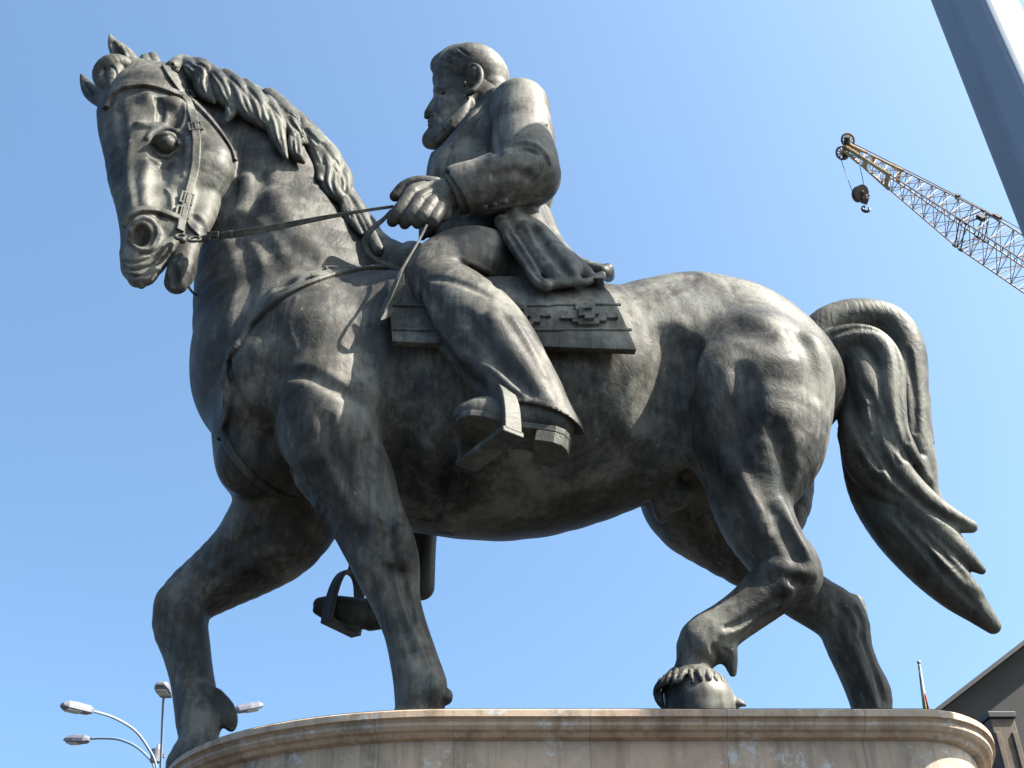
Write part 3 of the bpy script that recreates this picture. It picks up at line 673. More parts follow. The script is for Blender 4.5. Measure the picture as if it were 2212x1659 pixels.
FV.cones([(314, 128, 5.62, 12), (318, 142, 5.58, 13), (325, 152, 5.55, 7)], k=0.0)
FV.cones([(330, 124, 5.64, 12), (336, 138, 5.6, 12), (334, 156, 5.56, 7)], k=0.006)
FV.stroke([(226, 150, 3), (232, 168, 3), (230, 184, 2)], -3, k=0.005); FV.stroke([(240, 142, 3), (250, 152, 3), (252, 170, 2)], -3, k=0.005)
fl_ = FV.mesh('forelock', M_PALE, None); adopt(fl_, horse)
# ---- tail
TV = vol_uv(1735, 2175, 630, 1385, 5.6, 6.45, 0.0105)
def tcone(pts, k=0.010, sub=5): TV.cones(pts, k=k, sub=sub)
tcone([(1752, 742, 6.0, 38), (1790, 705, 6.0, 44), (1850, 690, 6.0, 46), (1915, 705, 6.02, 48), (1950, 760, 6.04, 48), (1962, 850, 6.05, 42), (1972, 930, 6.05, 36), (1992, 1000, 6.05, 30), (2015, 1075, 6.05, 14), (2030, 1104, 6.05, 5)], k=0)
tcone([(1770, 770, 5.95, 34), (1820, 738, 5.88, 36), (1880, 742, 5.86, 36), (1916, 790, 5.86, 36), (1922, 870, 5.86, 34), (1935, 930, 5.86, 28), (1962, 975, 5.86, 20), (1990, 1008, 5.86, 9)])
tcone([(1790, 790, 5.98, 30), (1840, 770, 5.92, 34), (1868, 820, 5.9, 38), (1885, 900, 5.9, 38), (1915, 980, 5.9, 36), (1955, 1045, 5.92, 34), (2010, 1095, 5.94, 30), (2060, 1125, 5.95, 24), (2098, 1138, 5.95, 14)])
tcone([(1815, 800, 6.02, 26), (1836, 880, 5.98, 32), (1858, 960, 5.94, 32), (1895, 1020, 5.9, 24), (1935, 1058, 5.88, 14), (1968, 1074, 5.88, 7)])
tcone([(1835, 940, 6.0, 26), (1862, 1010, 5.97, 32), (1905, 1058, 5.95, 26), (1945, 1080, 5.92, 17), (1980, 1088, 5.92, 8)])
tcone([(1840, 930, 6.12, 30), (1872, 1050, 6.1, 42), (1930, 1130, 6.08, 56), (2000, 1205, 6.08, 58), (2060, 1270, 6.08, 46), (2110, 1318, 6.08, 30), (2144, 1352, 6.08, 18)])
tcone([(1960, 1100, 6.0, 46), (2020, 1150, 6.0, 40), (2070, 1195, 6.0, 28), (2120, 1232, 6.0, 10)])
tcone([(1950, 1160, 6.02, 30), (2030, 1220, 6.02, 34), (2095, 1275, 6.02, 22), (2122, 1290, 6.02, 6)])
tcone([(1975, 1010, 6.1, 34), (2000, 1060, 6.1, 28), (2036, 1104, 6.08, 9)])
tcone([(1985, 860, 6.12, 24), (1992, 910, 6.12, 20), (2008, 955, 6.12, 11)]); tcone([(1985, 950, 6.12, 22), (2000, 995, 6.12, 18), (2014, 1020, 6.12, 7)])
tcone([(1985, 1000, 5.98, 18), (1998, 1030, 5.98, 14), (2008, 1036, 5.98, 8)]); tcone([(2040, 1130, 6.1, 24), (2066, 1152, 6.1, 10)])
tcone([(1920, 1150, 6.1, 30), (1950, 1190, 6.1, 28), (1976, 1225, 6.1, 6)], k=0.005)
for q in ([(1800, 722), (1860, 708), (1920, 728), (1943, 800), (1945, 880), (1960, 950)], [(1862, 830), (1893, 880), (1908, 940), (1940, 1000)], [(1840, 880), (1862, 950), (1900, 1010)], [(1905, 900), (1925, 950), (1955, 990)], [(1960, 760), (1975, 850), (1978, 930)], [(1960, 1120), (2020, 1180), (2090, 1250)], [(1930, 1110), (2000, 1190), (2060, 1260), (2110, 1310)], [(1990, 1085), (2040, 1118), (2080, 1135)], [(1885, 880), (1900, 960), (1935, 1030), (1980, 1075)]):
    TV.stroke([(a, b, 7) for a, b in q], -4.5, k=0.025, y0=5.5, y1=6.5)
tail = TV.mesh('tail', M_HAIR, None); adopt(tail, horse)
# ------------------------------------------------------------------ the rider
rider = empty('rider', (0.0, 6.0, Z_TOP)); rider.parent = statue; rider.location = (0, 0, 0)
rider_loc = Vector(statue.location)
def adopt_r(o): o.parent = rider; o.matrix_parent_inverse = Matrix.Translation(rider_loc).inverted()
# body: head, neck, trunk, arms and hands as one surface
BV = vol_uv(838, 1235, 92, 600, 5.1, 6.75, 0.0075)
B = BV
B.ell(1016, 178, 6.0, 79, 78, 66, rot=-12, k=0)                 # cranium
B.cones([(990, 172, 5.98, 54), (984, 200, 5.98, 47), (978, 232, 5.97, 44), (964, 268, 5.96, 36), (946, 298, 5.96, 26)], k=0.02, fy=0.95)
B.cones([(1018, 205, 6.0, 52), (1000, 244, 6.0, 43), (975, 280, 5.98, 33)], k=0.03)   # jaw
B.cones([(1045, 215, 6.02, 50), (1062, 270, 6.04, 52), (1075, 330, 6.05, 62)], k=0.03)   # neck
B.cones([(1075, 330, 6.0, 90), (1055, 400, 6.0, 105), (1040, 480, 6.0, 100), (1040, 540, 6.0, 95)], k=0.04)
B.ell(946, 196, 5.955, 10, 9, 36, rot=-10, k=0.025)               # brow
B.cones([(947, 208, 5.955, 8), (937, 228, 5.95, 11), (929, 246, 5.95, 13)], k=0.014)
B.ell(939, 251, 5.88, 10, 8, 10, k=0.008); B.ell(934, 259, 5.9, 4, 2.5, 5, k=0.003, op=-1)                          # wing of the nose
B.ell(922, 252, 5.95, 6.5, 6, 8, k=0.01)
B.ell(951, 199, 5.84, 13, 6.5, 16, rot=-12, k=0.02, op=-1)          # eye socket
B.ell(955, 203, 5.885, 8.5, 6.5, 9, k=0.002)
B.stroke([(939, 190, 3), (950, 187, 4), (964, 190, 3)], 2, k=0.012)
B.stroke([(944, 199, 2), (955, 196, 2.5), (967, 201, 2)], 2.5, k=0.004); B.stroke([(945, 209, 2), (955, 211, 2.5), (966, 207, 2)], 2, k=0.004); B.stroke([(948, 217, 3), (960, 220, 4), (974, 214, 3)], -3, k=0.01)
B.ell(978, 224, 5.84, 24, 13, 12, rot=30, k=0.06)                # cheekbone
B.stroke([(942, 240, 3), (950, 252, 4), (954, 266, 4)], -2.5, k=0.02)
B.cones([(930, 262, 5.93, 7), (941, 263, 5.89, 7), (955, 272, 5.86, 6)], k=0.02)        # moustache
B.ell(930, 271, 5.93, 7, 4.5, 10, k=0.01)
B.ell(927, 277, 5.93, 9, 3.0, 26, rot=-8, k=0.006, op=-1)
B.cones([(931, 284, 5.94, 8), (925, 298, 5.94, 13), (927, 309, 5.95, 13), (948, 308, 5.95, 16)], k=0.03)
B.cones([(1008, 222, 5.84, 12), (998, 250, 5.85, 17), (974, 280, 5.87, 19), (948, 302, 5.9, 16)], k=0.06)
for q in ([(972, 262), (962, 278), (948, 290)], [(960, 282), (948, 296), (936, 304)]):
    B.stroke([(a, b, 2.2) for a, b in q], -2.2, k=0.006)
# ear
B.cones([(1008, 160, 5.75, 5), (1014, 147, 5.74, 6.5), (1026, 143, 5.73, 7), (1036, 153, 5.73, 7.5), (1038, 170, 5.74, 7.5), (1032, 186, 5.75, 7), (1021, 197, 5.75, 7), (1012, 202, 5.76, 7)], k=0.006, sub=4)
B.ell(1022, 172, 5.79, 16, 27, 13, rot=-10, k=0.006)
B.ell(1019, 168, 5.73, 9, 17, 9, rot=-8, k=0.006, op=-1)
B.ell(1004, 182, 5.76, 4.5, 7, 6, k=0.006)
B.stroke([(1012, 165, 2), (1020, 160, 2.5), (1026, 168, 2.5), (1024, 182, 2)], 2, k=0.004)
# shoulders, arms
B.cones([(1120, 240, 5.55, 50), (1130, 310, 5.45, 50), (1140, 375, 5.38, 48), (1080, 392, 5.33, 42), (1010, 412, 5.3, 38), (980, 418, 5.3, 33), (962, 420, 5.3, 34)], k=0.03)
B.cones([(1120, 320, 6.5, 50), (1130, 420, 6.58, 48), (1060, 470, 6.5, 42), (975, 485, 6.2, 32), (945, 488, 6.05, 30)], k=0.03)
# near hand: back of the hand, five fingers closed on the reins
B.cones([(966, 420, 5.30, 36), (942, 424, 5.29, 38), (918, 428, 5.29, 34), (900, 432, 5.30, 26)], k=0.015, fy=0.8)
B.cones([(945, 452, 5.32, 34), (905, 458, 5.32, 28)], k=0.02, fy=0.8)
B.cones([(940, 402, 5.33, 20), (905, 396, 5.31, 17), (875, 404, 5.31, 15), (853, 424, 5.31, 12)], k=0.01)  # thumb
B.cones([(916, 410, 5.24, 19), (893, 416, 5.20, 18), (876, 440, 5.17, 17), (858, 462, 5.17, 16), (848, 478, 5.19, 13)], k=0.006)
B.cones([(928, 424, 5.22, 19), (910, 432, 5.18, 18), (895, 456, 5.155, 17), (880, 474, 5.17, 15), (874, 484, 5.20, 12)], k=0.006)
B.cones([(940, 434, 5.22, 18), (928, 446, 5.18, 17), (915, 468, 5.155, 16), (902, 482, 5.18, 13)], k=0.006)
B.cones([(954, 444, 5.23, 17), (946, 460, 5.19, 16), (936, 476, 5.17, 14), (926, 488, 5.20, 11)], k=0.006)
B.ell(893, 414, 5.16, 9, 8, 8, k=0.015); B.ell(911, 429, 5.14, 8, 8, 8, k=0.015); B.ell(930, 443, 5.15, 8, 8, 8, k=0.015)

B.stroke([(946, 410, 3), (928, 420, 3), (914, 428, 3)], -2, k=0.008)
B.cones([(945, 488, 6.05, 26), (930, 492, 6.0, 22)], k=0.02)
for i in range(4): B.cones([(934-i*2, 478+i*9, 5.98, 9), (918, 482+i*8, 5.96, 8.5), (912, 494+i*6, 6.0, 8)], k=0.006)
B.cones([(945, 476, 6.0, 10), (928, 470, 5.98, 9)], k=0.006)
body = B.mesh('body', M_BRONZE, None); adopt_r(body)
# hair: cropped at the back, combed up in a wave over the forehead
HV = vol_uv(925, 1108, 88, 250, 5.6, 6.4, 0.006)
HV.ell(1018, 176, 6.0, 84, 81, 70, rot=-12, k=0)
HV.cones([(1050, 190, 6.0, 52), (1062, 225, 6.02, 42)], k=0.02)
HV.ell(958, 218, 5.9, 46, 64, 130, rot=14, k=0.008, op=-1)        # cut away to leave the face
HV.ell(960, 176, 5.78, 23, 42, 60, rot=6, k=0.006, op=-1)
HV.ell(1018, 180, 5.62, 22, 32, 28, rot=-10, k=0.008, op=-1)      # and round the ear
HV.cones([(1000, 235, 5.75, 44), (1010, 262, 5.8, 46)], k=0.01, op=-1)
HV.cones([(1040, 262, 5.85, 34)], k=0.01, op=-1)
HV.cones([(939, 154, 5.95, 6), (940, 144, 5.96, 11), (950, 134, 5.97, 17), (975, 122, 5.97, 20), (1005, 116, 5.98, 20)], k=0.012, sub=4)
HV.cones([(952, 140, 5.90, 8), (962, 124, 5.92, 14), (980, 114, 5.95, 17), (1010, 112, 5.97, 16), (1040, 120, 5.98, 10)], k=0.008, sub=4)
HV.cones([(962, 128, 5.86, 7), (975, 116, 5.87, 11), (994, 109, 5.9, 13), (1020, 108, 5.93, 13), (1045, 116, 5.95, 8)], k=0.006, sub=4)
HV.cones([(976, 132, 5.80, 5), (990, 120, 5.80, 8), (1010, 114, 5.82, 9), (1034, 116, 5.85, 8), (1056, 126, 5.9, 5)], k=0.006, sub=4)
HV.stroke([(960, 134, 3), (974, 123, 4), (992, 117, 3)], -2.5, k=0.008, y0=5.4, y1=6.5)

HV.cones([(944, 142, 5.90, 9), (957, 128, 5.90, 12), (972, 118, 5.90, 12)], k=0.006, sub=4)
HV.stroke([(940, 142, 3), (950, 148, 3.5), (962, 150, 3)], -3.5, k=0.006, y0=5.4, y1=6.5)
HV.stroke([(952, 126, 3), (962, 134, 3.5), (974, 136, 3)], -3.5, k=0.006, y0=5.4, y1=6.5)
HV.stroke([(970, 112, 3), (980, 120, 3.5), (992, 124, 3)], -3.5, k=0.006, y0=5.4, y1=6.5)
HV.stroke([(992, 104, 3), (1002, 112, 3.5), (1012, 118, 3)], -3, k=0.006, y0=5.4, y1=6.5)
hair = HV.mesh('hair', M_BRONZE, None); adopt_r(hair)
# jacket
JV = vol_uv(868, 1335, 155, 640, 4.95, 6.85, 0.0085)
J = JV
J.cones([(1085, 290, 6.0, 96), (1052, 350, 6.0, 118), (1035, 400, 5.98, 116), (1038, 450, 5.98, 116), (1052, 500, 6.0, 108)], k=0, fy=1.05)
J.cones([(1095, 250, 5.72, 62), (1125, 300, 6.2, 74)], k=0.08)
J.cones([(1020, 300, 5.72, 46), (990, 350, 5.72, 52), (985, 420, 5.72, 55)], k=0.06)
J.cones([(1122, 236, 5.52, 66), (1128, 300, 5.45, 66), (1137, 350, 5.40, 70), (1145, 380, 5.37, 66)], k=0.03)
J.cones([(1145, 380, 5.37, 66), (1092, 389, 5.33, 66), (1040, 404, 5.30, 62), (1000, 412, 5.30, 60)], k=0.02)
J.cones([(1120, 320, 6.5, 66), (1130, 420, 6.58, 66), (1060, 470, 6.5, 58), (1000, 482, 6.3, 52)], k=0.04)
J.ell(950, 432, 5.30, 50, 92, 130, rot=31, k=0.003, op=-1)       # open end of the sleeve
J.cones([(1022, 408, 5.3, 50), (1000, 412, 5.3, 51), (960, 420, 5.3, 53)], k=0.004, op=-1)
J.cones([(1022, 228, 6.0, 60), (1000, 205, 5.98, 80)], k=0.02, op=-1)     # neck opening
for Yj in (5.45, 5.62, 5.8): J.cones([(1006, 172, Yj, 62), (978, 192, Yj, 62), (953, 226, Yj, 62), (929, 256, Yj, 62), (905, 286, Yj, 60)], k=0.008, op=-1)
# lapels: raised band along the front edge
J.stroke([(1046, 224, 3), (1020, 250, 4), (994, 284, 4), (970, 314, 5), (950, 344, 6), (938, 390, 7)], 4, k=0.008, sub=6)
J.stroke([(1040, 250, 3), (1022, 272, 3.5), (1006, 296, 3)], -4, k=0.004)
J.stroke([(975, 318, 5), (962, 345, 7), (955, 385, 6)], -5, k=0.012)
# creases of the sleeve
J.stroke([(1074, 235, 8), (1068, 275, 12), (1072, 315, 14), (1076, 335, 9)], -9, k=0.02)
J.stroke([(1100, 318, 5), (1130, 308, 8), (1160, 316, 9), (1182, 338, 7), (1188, 352, 4)], 7, k=0.012)
J.stroke([(1108, 328, 5), (1135, 322, 7), (1160, 332, 6)], -6, k=0.01)
J.stroke([(1120, 290, 5), (1150, 274, 6), (1180, 268, 5)], 4, k=0.012)

J.stroke([(1070, 380, 12), (1120, 372, 16), (1160, 392, 12)], -4, k=0.03)
J.stroke([(1035, 452, 5), (1080, 448, 6), (1130, 440, 6), (1165, 425, 5)], 4, k=0.012)
# skirts, falling over the saddle in folds
def sk(pts, k=0.02): J.cones(pts, k=k, sub=5)
sk([(1082, 478, 5.42, 15), (1105, 520, 5.28, 15), (1135, 566, 5.18, 15), (1160, 606, 5.10, 14), (1180, 618, 5.08, 12)])
sk([(1105, 470, 5.5, 26), (1135, 520, 5.36, 27), (1170, 565, 5.24, 28), (1200, 602, 5.12, 20)], 0.04)
sk([(1130, 462, 5.6, 30), (1158, 505, 5.46, 28), (1195, 550, 5.32, 27), (1232, 598, 5.14, 22)], 0.06)
sk([(1148, 455, 5.75, 30), (1176, 505, 5.62, 26), (1212, 552, 5.44, 26), (1262, 592, 5.22, 20)], 0.045)
sk([(1150, 460, 5.95, 32), (1185, 520, 5.82, 28), (1230, 565, 5.62, 22), (1295, 586, 5.36, 15), (1312, 584, 5.42, 13)], 0.03)
sk([(1160, 470, 6.2, 34), (1190, 530, 6.1, 30), (1240, 572, 5.95, 20), (1302, 584, 5.75, 14)], 0.02)
sk([(1312, 582, 5.42, 14), (1314, 590, 5.8, 14), (1314, 596, 6.2, 14)], 0.01)
sk([(1180, 617, 5.10, 10), (1225, 613, 5.11, 9), (1268, 609, 5.15, 9), (1300, 595, 5.30, 10)], 0.035)
J.stroke([(1092, 490, 6), (1118, 532, 8), (1146, 574, 9), (1168, 604, 6)], -6, k=0.012)
J.cones([(1150, 520, 5.42, 40), (1195, 565, 5.28, 40), (1225, 585, 5.2, 30)], k=0.05)
J.stroke([(1146, 478, 8), (1172, 524, 12), (1205, 566, 10), (1225, 590, 6)], -8, k=0.03)
J.stroke([(1120, 500, 6), (1150, 545, 8), (1185, 590, 6)], 3, k=0.02)
jacket = J.mesh('jacket', M_BRONZE, None); adopt_r(jacket)
for (bu_, bv_) in ((1046, 447), (1066, 441), (1090, 435)):
    XV = vol_uv(bu_-14, bu_+14, bv_-14, bv_+14, 5.0, 5.6, 0.005)
    p_, y_ = J.hit(bu_, bv_); XV.ell(bu_, bv_, float(y_[0]), 8, 7.5, 5, k=0)
    adopt_r(XV.mesh('button', M_PALE, None))
# shirt cuff
CV = vol_uv(955, 1045, 370, 490, 5.05, 5.6, 0.006)
CV.cones([(1020, 414, 5.3, 47), (992, 418, 5.3, 46), (980, 420, 5.3, 45)], k=0)
CV.ell(942, 430, 5.30, 42, 78, 120, rot=24, k=0.003, op=-1)
CV.cones([(1000, 416, 5.3, 37), (955, 420, 5.3, 40)], k=0.003, op=-1)
adopt_r(CV.mesh('shirt_cuff', M_PALE, None))
# trousers
QV = vol_uv(840, 1250, 470, 925, 4.55, 7.2, 0.0095)
Q_ = QV
Q_.cones([(1050, 560, 6.0, 84), (1035, 520, 6.0, 90)], k=0)
Q_.cones([(1060, 575, 5.62, 84), (1015, 566, 5.44, 84), (965, 580, 5.32, 78), (942, 612, 5.25, 70), (980, 655, 5.18, 88), (1028, 704, 5.10, 98), (1070, 758, 5.02, 97), (1104, 814, 4.98, 92), (1131, 862, 4.97, 90), (1150, 905, 4.97, 90), (1172, 950, 4.97, 92)], k=0.03, sub=5, fy=0.85)
Q_.cones([(1050, 580, 6.4, 80), (1000, 590, 6.62, 74), (945, 570, 6.78, 58), (945, 660, 6.92, 66), (960, 800, 6.95, 60), (960, 860, 6.95, 60)], k=0.03, sub=4, fy=0.8)
# cut the hem on a slant and hollow the leg
Q_.ell(1128, 998, 4.95, 170, 128, 190, rot=-10, k=0.004, op=-1)
Q_.cones([(1128, 884, 4.97, 54), (1150, 915, 4.97, 64), (1170, 945, 4.97, 68)], k=0.006, op=-1, sub=2, fy=0.8)
# folds
Q_.stroke([(1010, 575, 6), (1042, 592, 9), (1066, 612, 9), (1076, 622, 6)], -8, k=0.015)
Q_.stroke([(985, 560, 6), (1025, 574, 8), (1060, 592, 8), (1080, 604, 6)], 5, k=0.015)
Q_.stroke([(900, 640, 10), (915, 690, 18), (950, 740, 20), (985, 780, 14)], -13, k=0.03)
Q_.stroke([(1000, 672, 8), (1030, 715, 16), (1068, 765, 20), (1112, 812, 18), (1150, 846, 10)], -13, k=0.04)
Q_.stroke([(990, 760, 9), (1028, 785, 14), (1068, 812, 14), (1108, 846, 10)], 9, k=0.03)
Q_.stroke([(975, 790, 8), (1010, 815, 12), (1045, 838, 8)], -5, k=0.03)
Q_.stroke([(1060, 680, 12), (1100, 740, 18), (1145, 800, 18), (1185, 860, 12)], 4, k=0.05)

Q_.stroke([(915, 580, 12), (950, 560, 14), (1000, 556, 12)], 3, k=0.04)
Q_.stroke([(905, 610, 8), (925, 640, 12), (960, 672, 12)], -5, k=0.03)
Q_.stroke([(930, 600, 6), (975, 606, 9), (1020, 622, 9), (1055, 640, 6)], -4, k=0.03)
Q_.stroke([(1050, 800, 6), (1090, 838, 9), (1120, 856, 7)], -6, k=0.02)
Q_.stroke([(1108, 690, 8), (1146, 752, 12), (1176, 812, 10)], 3.5, k=0.03)
Q_.stroke([(940, 700, 8), (968, 740, 12), (1000, 776, 10)], 5, k=0.03)
trousers = Q_.mesh('trousers', M_BRONZE, None); adopt_r(trousers)
# near shoe, its sole seen from below ------------------------------------
def foot_frame(heel, toe):
    O, T = P(*heel), P(*toe); a = T-O; Lf = np.linalg.norm(a); a /= Lf
    w_ = np.array([0, 1.0, 0]); w_ -= a*(a@w_); w_ /= np.linalg.norm(w_); n = np.cross(a, w_)
    if n[2] < 0: n = -n
    return O, a, w_, n, Lf
def foot_pt(fr, s_, t, h): return fr[0]+fr[1]*s_*fr[4]+fr[2]*t+fr[3]*h
def sole_mesh(name, fr, mat, s0, s1, h0, h1, W=0.115, kw=1.0):
    prof = [(0, 0.02), (0.02, .055), (0.06, .08), (0.14, .095), (0.28, .092), (0.42, .088), (0.58, .10), (0.74, .118), (0.86, .112), (0.94, .085), (0.985, .045), (1.0, 0.012)]
    ss = [x for x, _ in prof if s0 <= x <= s1]; hw = lambda x: float(np.interp(x, [p_[0] for p_ in prof], [p_[1]*kw for p_ in prof]))
    if ss[-1] < s1: ss.append(s1)
    bm = bmesh.new(); lo = []; hi = []
    ring = [(x, W-hw(x)) for x in ss]+[(x, W+hw(x)) for x in reversed(ss)]
    for x, t in ring: lo.append(bm.verts.new(foot_pt(fr, x, t, h0))); hi.append(bm.verts.new(foot_pt(fr, x, t, h1)))
    bm.faces.new(lo); bm.faces.new(hi)
    for i in range(len(ring)): j = (i+1) % len(ring); bm.faces.new((lo[i], lo[j], hi[j], hi[i]))
    return bm_obj(name, bm, mat, None, bevel=0.006)
FR = foot_frame((1232, 957, 4.80), (974, 914, 4.78))
adopt_r(sole_mesh('shoe_heel', FR, M_PALE, 0, 0.30, 0.0, 0.07, 0.155, 1.36))
adopt_r(sole_mesh('shoe_sole', FR, M_PALE, 0, 1.0, 0.0705, 0.11, 0.155, 1.36))
SV = vol_uv(950, 1250, 800, 1010, 4.5, 5.45, 0.0065)
def fc(fr, l): return [tuple(foot_pt(fr, s_, t, h))+(r,) for s_, t, h, r in l]
SV.cones(fc(FR, [(0.16, .15, .20, .115), (0.24, .15, .21, .12), (0.42, .15, .20, .115), (0.62, .155, .165, .125), (0.76, .155, .15, .13), (0.87, .155, .14, .105)]), k=0, raw=True, fy=1.12)
SV.cones(fc(FR, [(0.24, .15, .25, .11), (0.28, .15, .31, .10), (0.32, .15, .38, .09)]), k=0.03, raw=True)
SV.cones(fc(FR, [(0.45, .15, .26, .085), (0.62, .15, .20, .08)]), k=0.04, raw=True)
SV.D[...] = np.maximum(SV.D, -(((SV.ax[:, None, None]-FR[0][0])*FR[3][0]+(SV.ay[None, :, None]-FR[0][1])*FR[3][1]+(SV.az[None, None, :]-FR[0][2])*FR[3][2])-0.105).astype(np.float32))
SV.cones(fc(FR, [(0.66, -.01, .13, .009), (0.68, .02, .22, .011), (0.69, .15, .29, .011), (0.68, .28, .22, .011)]), k=0.006, raw=True, op=-1)
adopt_r(SV.mesh('shoe', M_BRONZE, None))
SF = vol_uv(660, 850, 1230, 1385, 6.7, 7.35, 0.008)
SF.cones([(692, 1306, 7.0, 16), (720, 1312, 7.0, 26), (760, 1322, 7.0, 32), (800, 1325, 7.0, 32), (830, 1290, 7.0, 30)], k=0)
SF.cones([(684, 1318, 7.0, 9), (730, 1345, 7.0, 10), (770, 1358, 7.0, 10)], k=0.008); SF.cones([(800, 1345, 7.0, 18), (820, 1342, 7.0, 18)], k=0.008)
adopt_r(SF.mesh('shoe', M_DARK, None))
LV = vol_uv(870, 960, 1120, 1310, 6.7, 7.3, 0.01)
LV.cones([(915, 1100, 7.0, 34), (912, 1180, 7.0, 30), (910, 1268, 7.0, 29)], k=0); LV.cones([(910, 1310, 7.0, 18), (910, 1330, 7.0, 26)], k=0, op=-1)
adopt_r(LV.mesh('trouser_leg', M_DARK, None))
# ------------------------------------------------------------------ harness
def strap(name, pts, width, mat=M_BRONZE, parent=None, thick=0.012, vol=None, n=6, lift=0.0, y0=4.4, y1=7.6, sm=3):
    vol = vol or H; q = catmull(pts, n); hp, Y = vol.hit(q[:, 0], q[:, 1], y0, y1)
    Ys = Y.copy()
    for _ in range(sm): Ys = np.convolve(np.pad(Ys, 1, mode='edge'), [0.25, 0.5, 0.25], 'valid')
    hp = P(q[:, 0], q[:, 1], np.minimum(Ys, Y+0.01)); nr = vol.grad(hp, 0.05)
    for _ in range(2): nr[1:-1] = nr[1:-1]*0.5+nr[:-2]*0.25+nr[2:]*0.25
    m = mpu(q[:, 0], q[:, 1], Y)
    bm = bmesh.new(); ribbon(bm, hp, nr, list(width*m), thick, lift)
    return bm_obj(name, bm, mat, parent, smooth=False, bevel=0.003)
def buckle(pts3, w_, h_, c, nr, tdir, mat=M_PALE, parent=None, r=0.007):
    nr = Vector(nr).normalized(); t = Vector(tdir).normalized(); s_ = t.cross(nr).normalized(); c = Vector(c)+nr*0.018
    bm = bmesh.new()
    for a, b, hx, hy in ((0, h_, w_+r, r), (0, -h_, w_+r, r), (w_, 0, r, h_-r), (-w_, 0, r, h_-r)):
        bm_box(bm, c+s_*a+t*b, s_*hx, t*hy, nr*r*1.3)
    bm_box(bm, c+nr*r*1.4, s_*r*0.6, t*h_, nr*r*0.6)
    return bm_obj('buckle', bm, mat, parent, bevel=0.002)
def buckle_uv(u, v, u2, v2, w_, h_, parent, vol=None):
    vol = vol or H; p, Y = vol.hit(u, v); nr = vol.grad(p, 0.06)[0]; p2 = P(u2, v2, Y[0]); m = float(mpu(u, v, Y[0]))
    t = p2-p[0]; t = t-nr*(t@nr)
    return buckle(None, w_*m, h_*m, p[0], nr, t, parent=parent)
# the bridle is one part; every strap of it a sub-part
bridle = strap('bridle', [(356, 146), (372, 172), (388, 196), (402, 216), (412, 240), (420, 264), (424, 290), (425, 320), (422, 360), (412, 400), (402, 440), (394, 472), (387, 500)], 18, parent=statue, thick=0.018, n=6, lift=0.006)
strap('brow_band', [(232, 236), (236, 218), (248, 202), (270, 190), (300, 185), (330, 187), (360, 196), (392, 210)], 17, parent=bridle, thick=0.02, lift=0.012)
strap('nose_band', [(268, 490), (282, 470), (305, 457), (335, 457), (362, 465), (390, 478)], 16, parent=bridle, thick=0.02, lift=0.012)
strap('throat_strap', [(410, 214), (430, 234), (455, 262), (478, 292), (497, 322), (506, 348)], 10, parent=bridle, thick=0.018, lift=0.006)
strap('curb_strap', [(402, 470), (412, 486), (424, 500), (434, 512)], 15, parent=bridle, thick=0.018)
for a in ((423, 278, 426, 292, 13, 15), (403, 432, 399, 446, 12, 14), (394, 462, 391, 474, 13, 14), (402, 206, 408, 216, 13, 11), (496, 507, 506, 505, 9, 8)):
    if a[0] < 490: buckle_uv(*a, parent=bridle)
def torus(name, c, ax1, ax2, R_, r, mat, parent, n=24, m=8, arc=2*math.pi):
    bm = bmesh.new(); c = Vector(c); ax1, ax2 = Vector(ax1).normalized(), Vector(ax2).normalized(); nn = ax1.cross(ax2)
    rings = []
    for i in range(n):
        a = 2*math.pi*i/n; d = ax1*math.cos(a)+ax2*math.sin(a)
        rings.append([bm.verts.new(c+d*(R_+r*math.cos(2*math.pi*j/m))+nn*r*math.sin(2*math.pi*j/m)) for j in range(m)])
    for i in range(n):
        for j in range(m): bm.faces.new((rings[i][j], rings[i][(j+1) % m], rings[(i+1) % n][(j+1) % m], rings[(i+1) % n][j]))
    return bm_obj(name, bm, mat, parent, smooth=True)
mm = float(mpu(420, 516, 5.33))
pr, yr = H.hit(392, 500); YR = float(yr[0])-0.05
torus('bit_ring', P(420, 517, YR-0.02), (1, 0, 0), (0, 0.5, 1), 13*mm, 3*mm, M_BRONZE, bridle)
torus('bit_ring', P(390, 512, YR), (1, 0.2, 0), (0, 0.4, 1), 10*mm, 4*mm, M_BRONZE, bridle)
bm = bmesh.new(); bmesh.ops.create_uvsphere(bm, u_segments=16, v_segments=10, radius=8*mm, matrix=Matrix.Translation(Vector(P(394, 519, YR-0.03))))
bm_obj('bit_knob', bm, M_PALE, bridle, smooth=True)
# reins --------------------------------------------------------------------
def free_strap(name, pts, width, mat, parent, thick=0.006, nrm=(0, -0.75, -0.65), n=8, twist=None):
    q = catmull(pts, n); c = P(q[:, 0], q[:, 1], q[:, 2]); m = mpu(q[:, 0], q[:, 1], q[:, 2])
    w_ = np.interp(np.linspace(0, 1, len(q)), np.linspace(0, 1, len(width)), width) if hasattr(width, '__len__') else np.full(len(q), width)
    nn = [Vector(nrm)]*len(q)
    if twist:
        tw = np.interp(np.linspace(0, 1, len(q)), np.linspace(0, 1, len(twist)), twist); nn = []
        for i in range(len(q)):
            t = Vector(c[min(i+1, len(q)-1)]-c[max(i-1, 0)]).normalized(); nn.append(Matrix.Rotation(R(tw[i]), 3, t) @ Vector(nrm))
    bm = bmesh.new(); ribbon(bm, c, nn, list(w_*m), thick)
    return bm_obj(name, bm, mat, parent, bevel=0.002)
reins = free_strap('reins', [(428, 517, YR-0.02), (445, 515, 5.33), (497, 507, 5.28), (560, 497, 5.24), (620, 486, 5.2), (680, 474, 5.18), (740, 463, 5.18), (800, 453, 5.19), (850, 446, 5.2)], [15, 15, 15, 14, 12, 9, 7, 7], M_PALE, statue, thick=0.007)
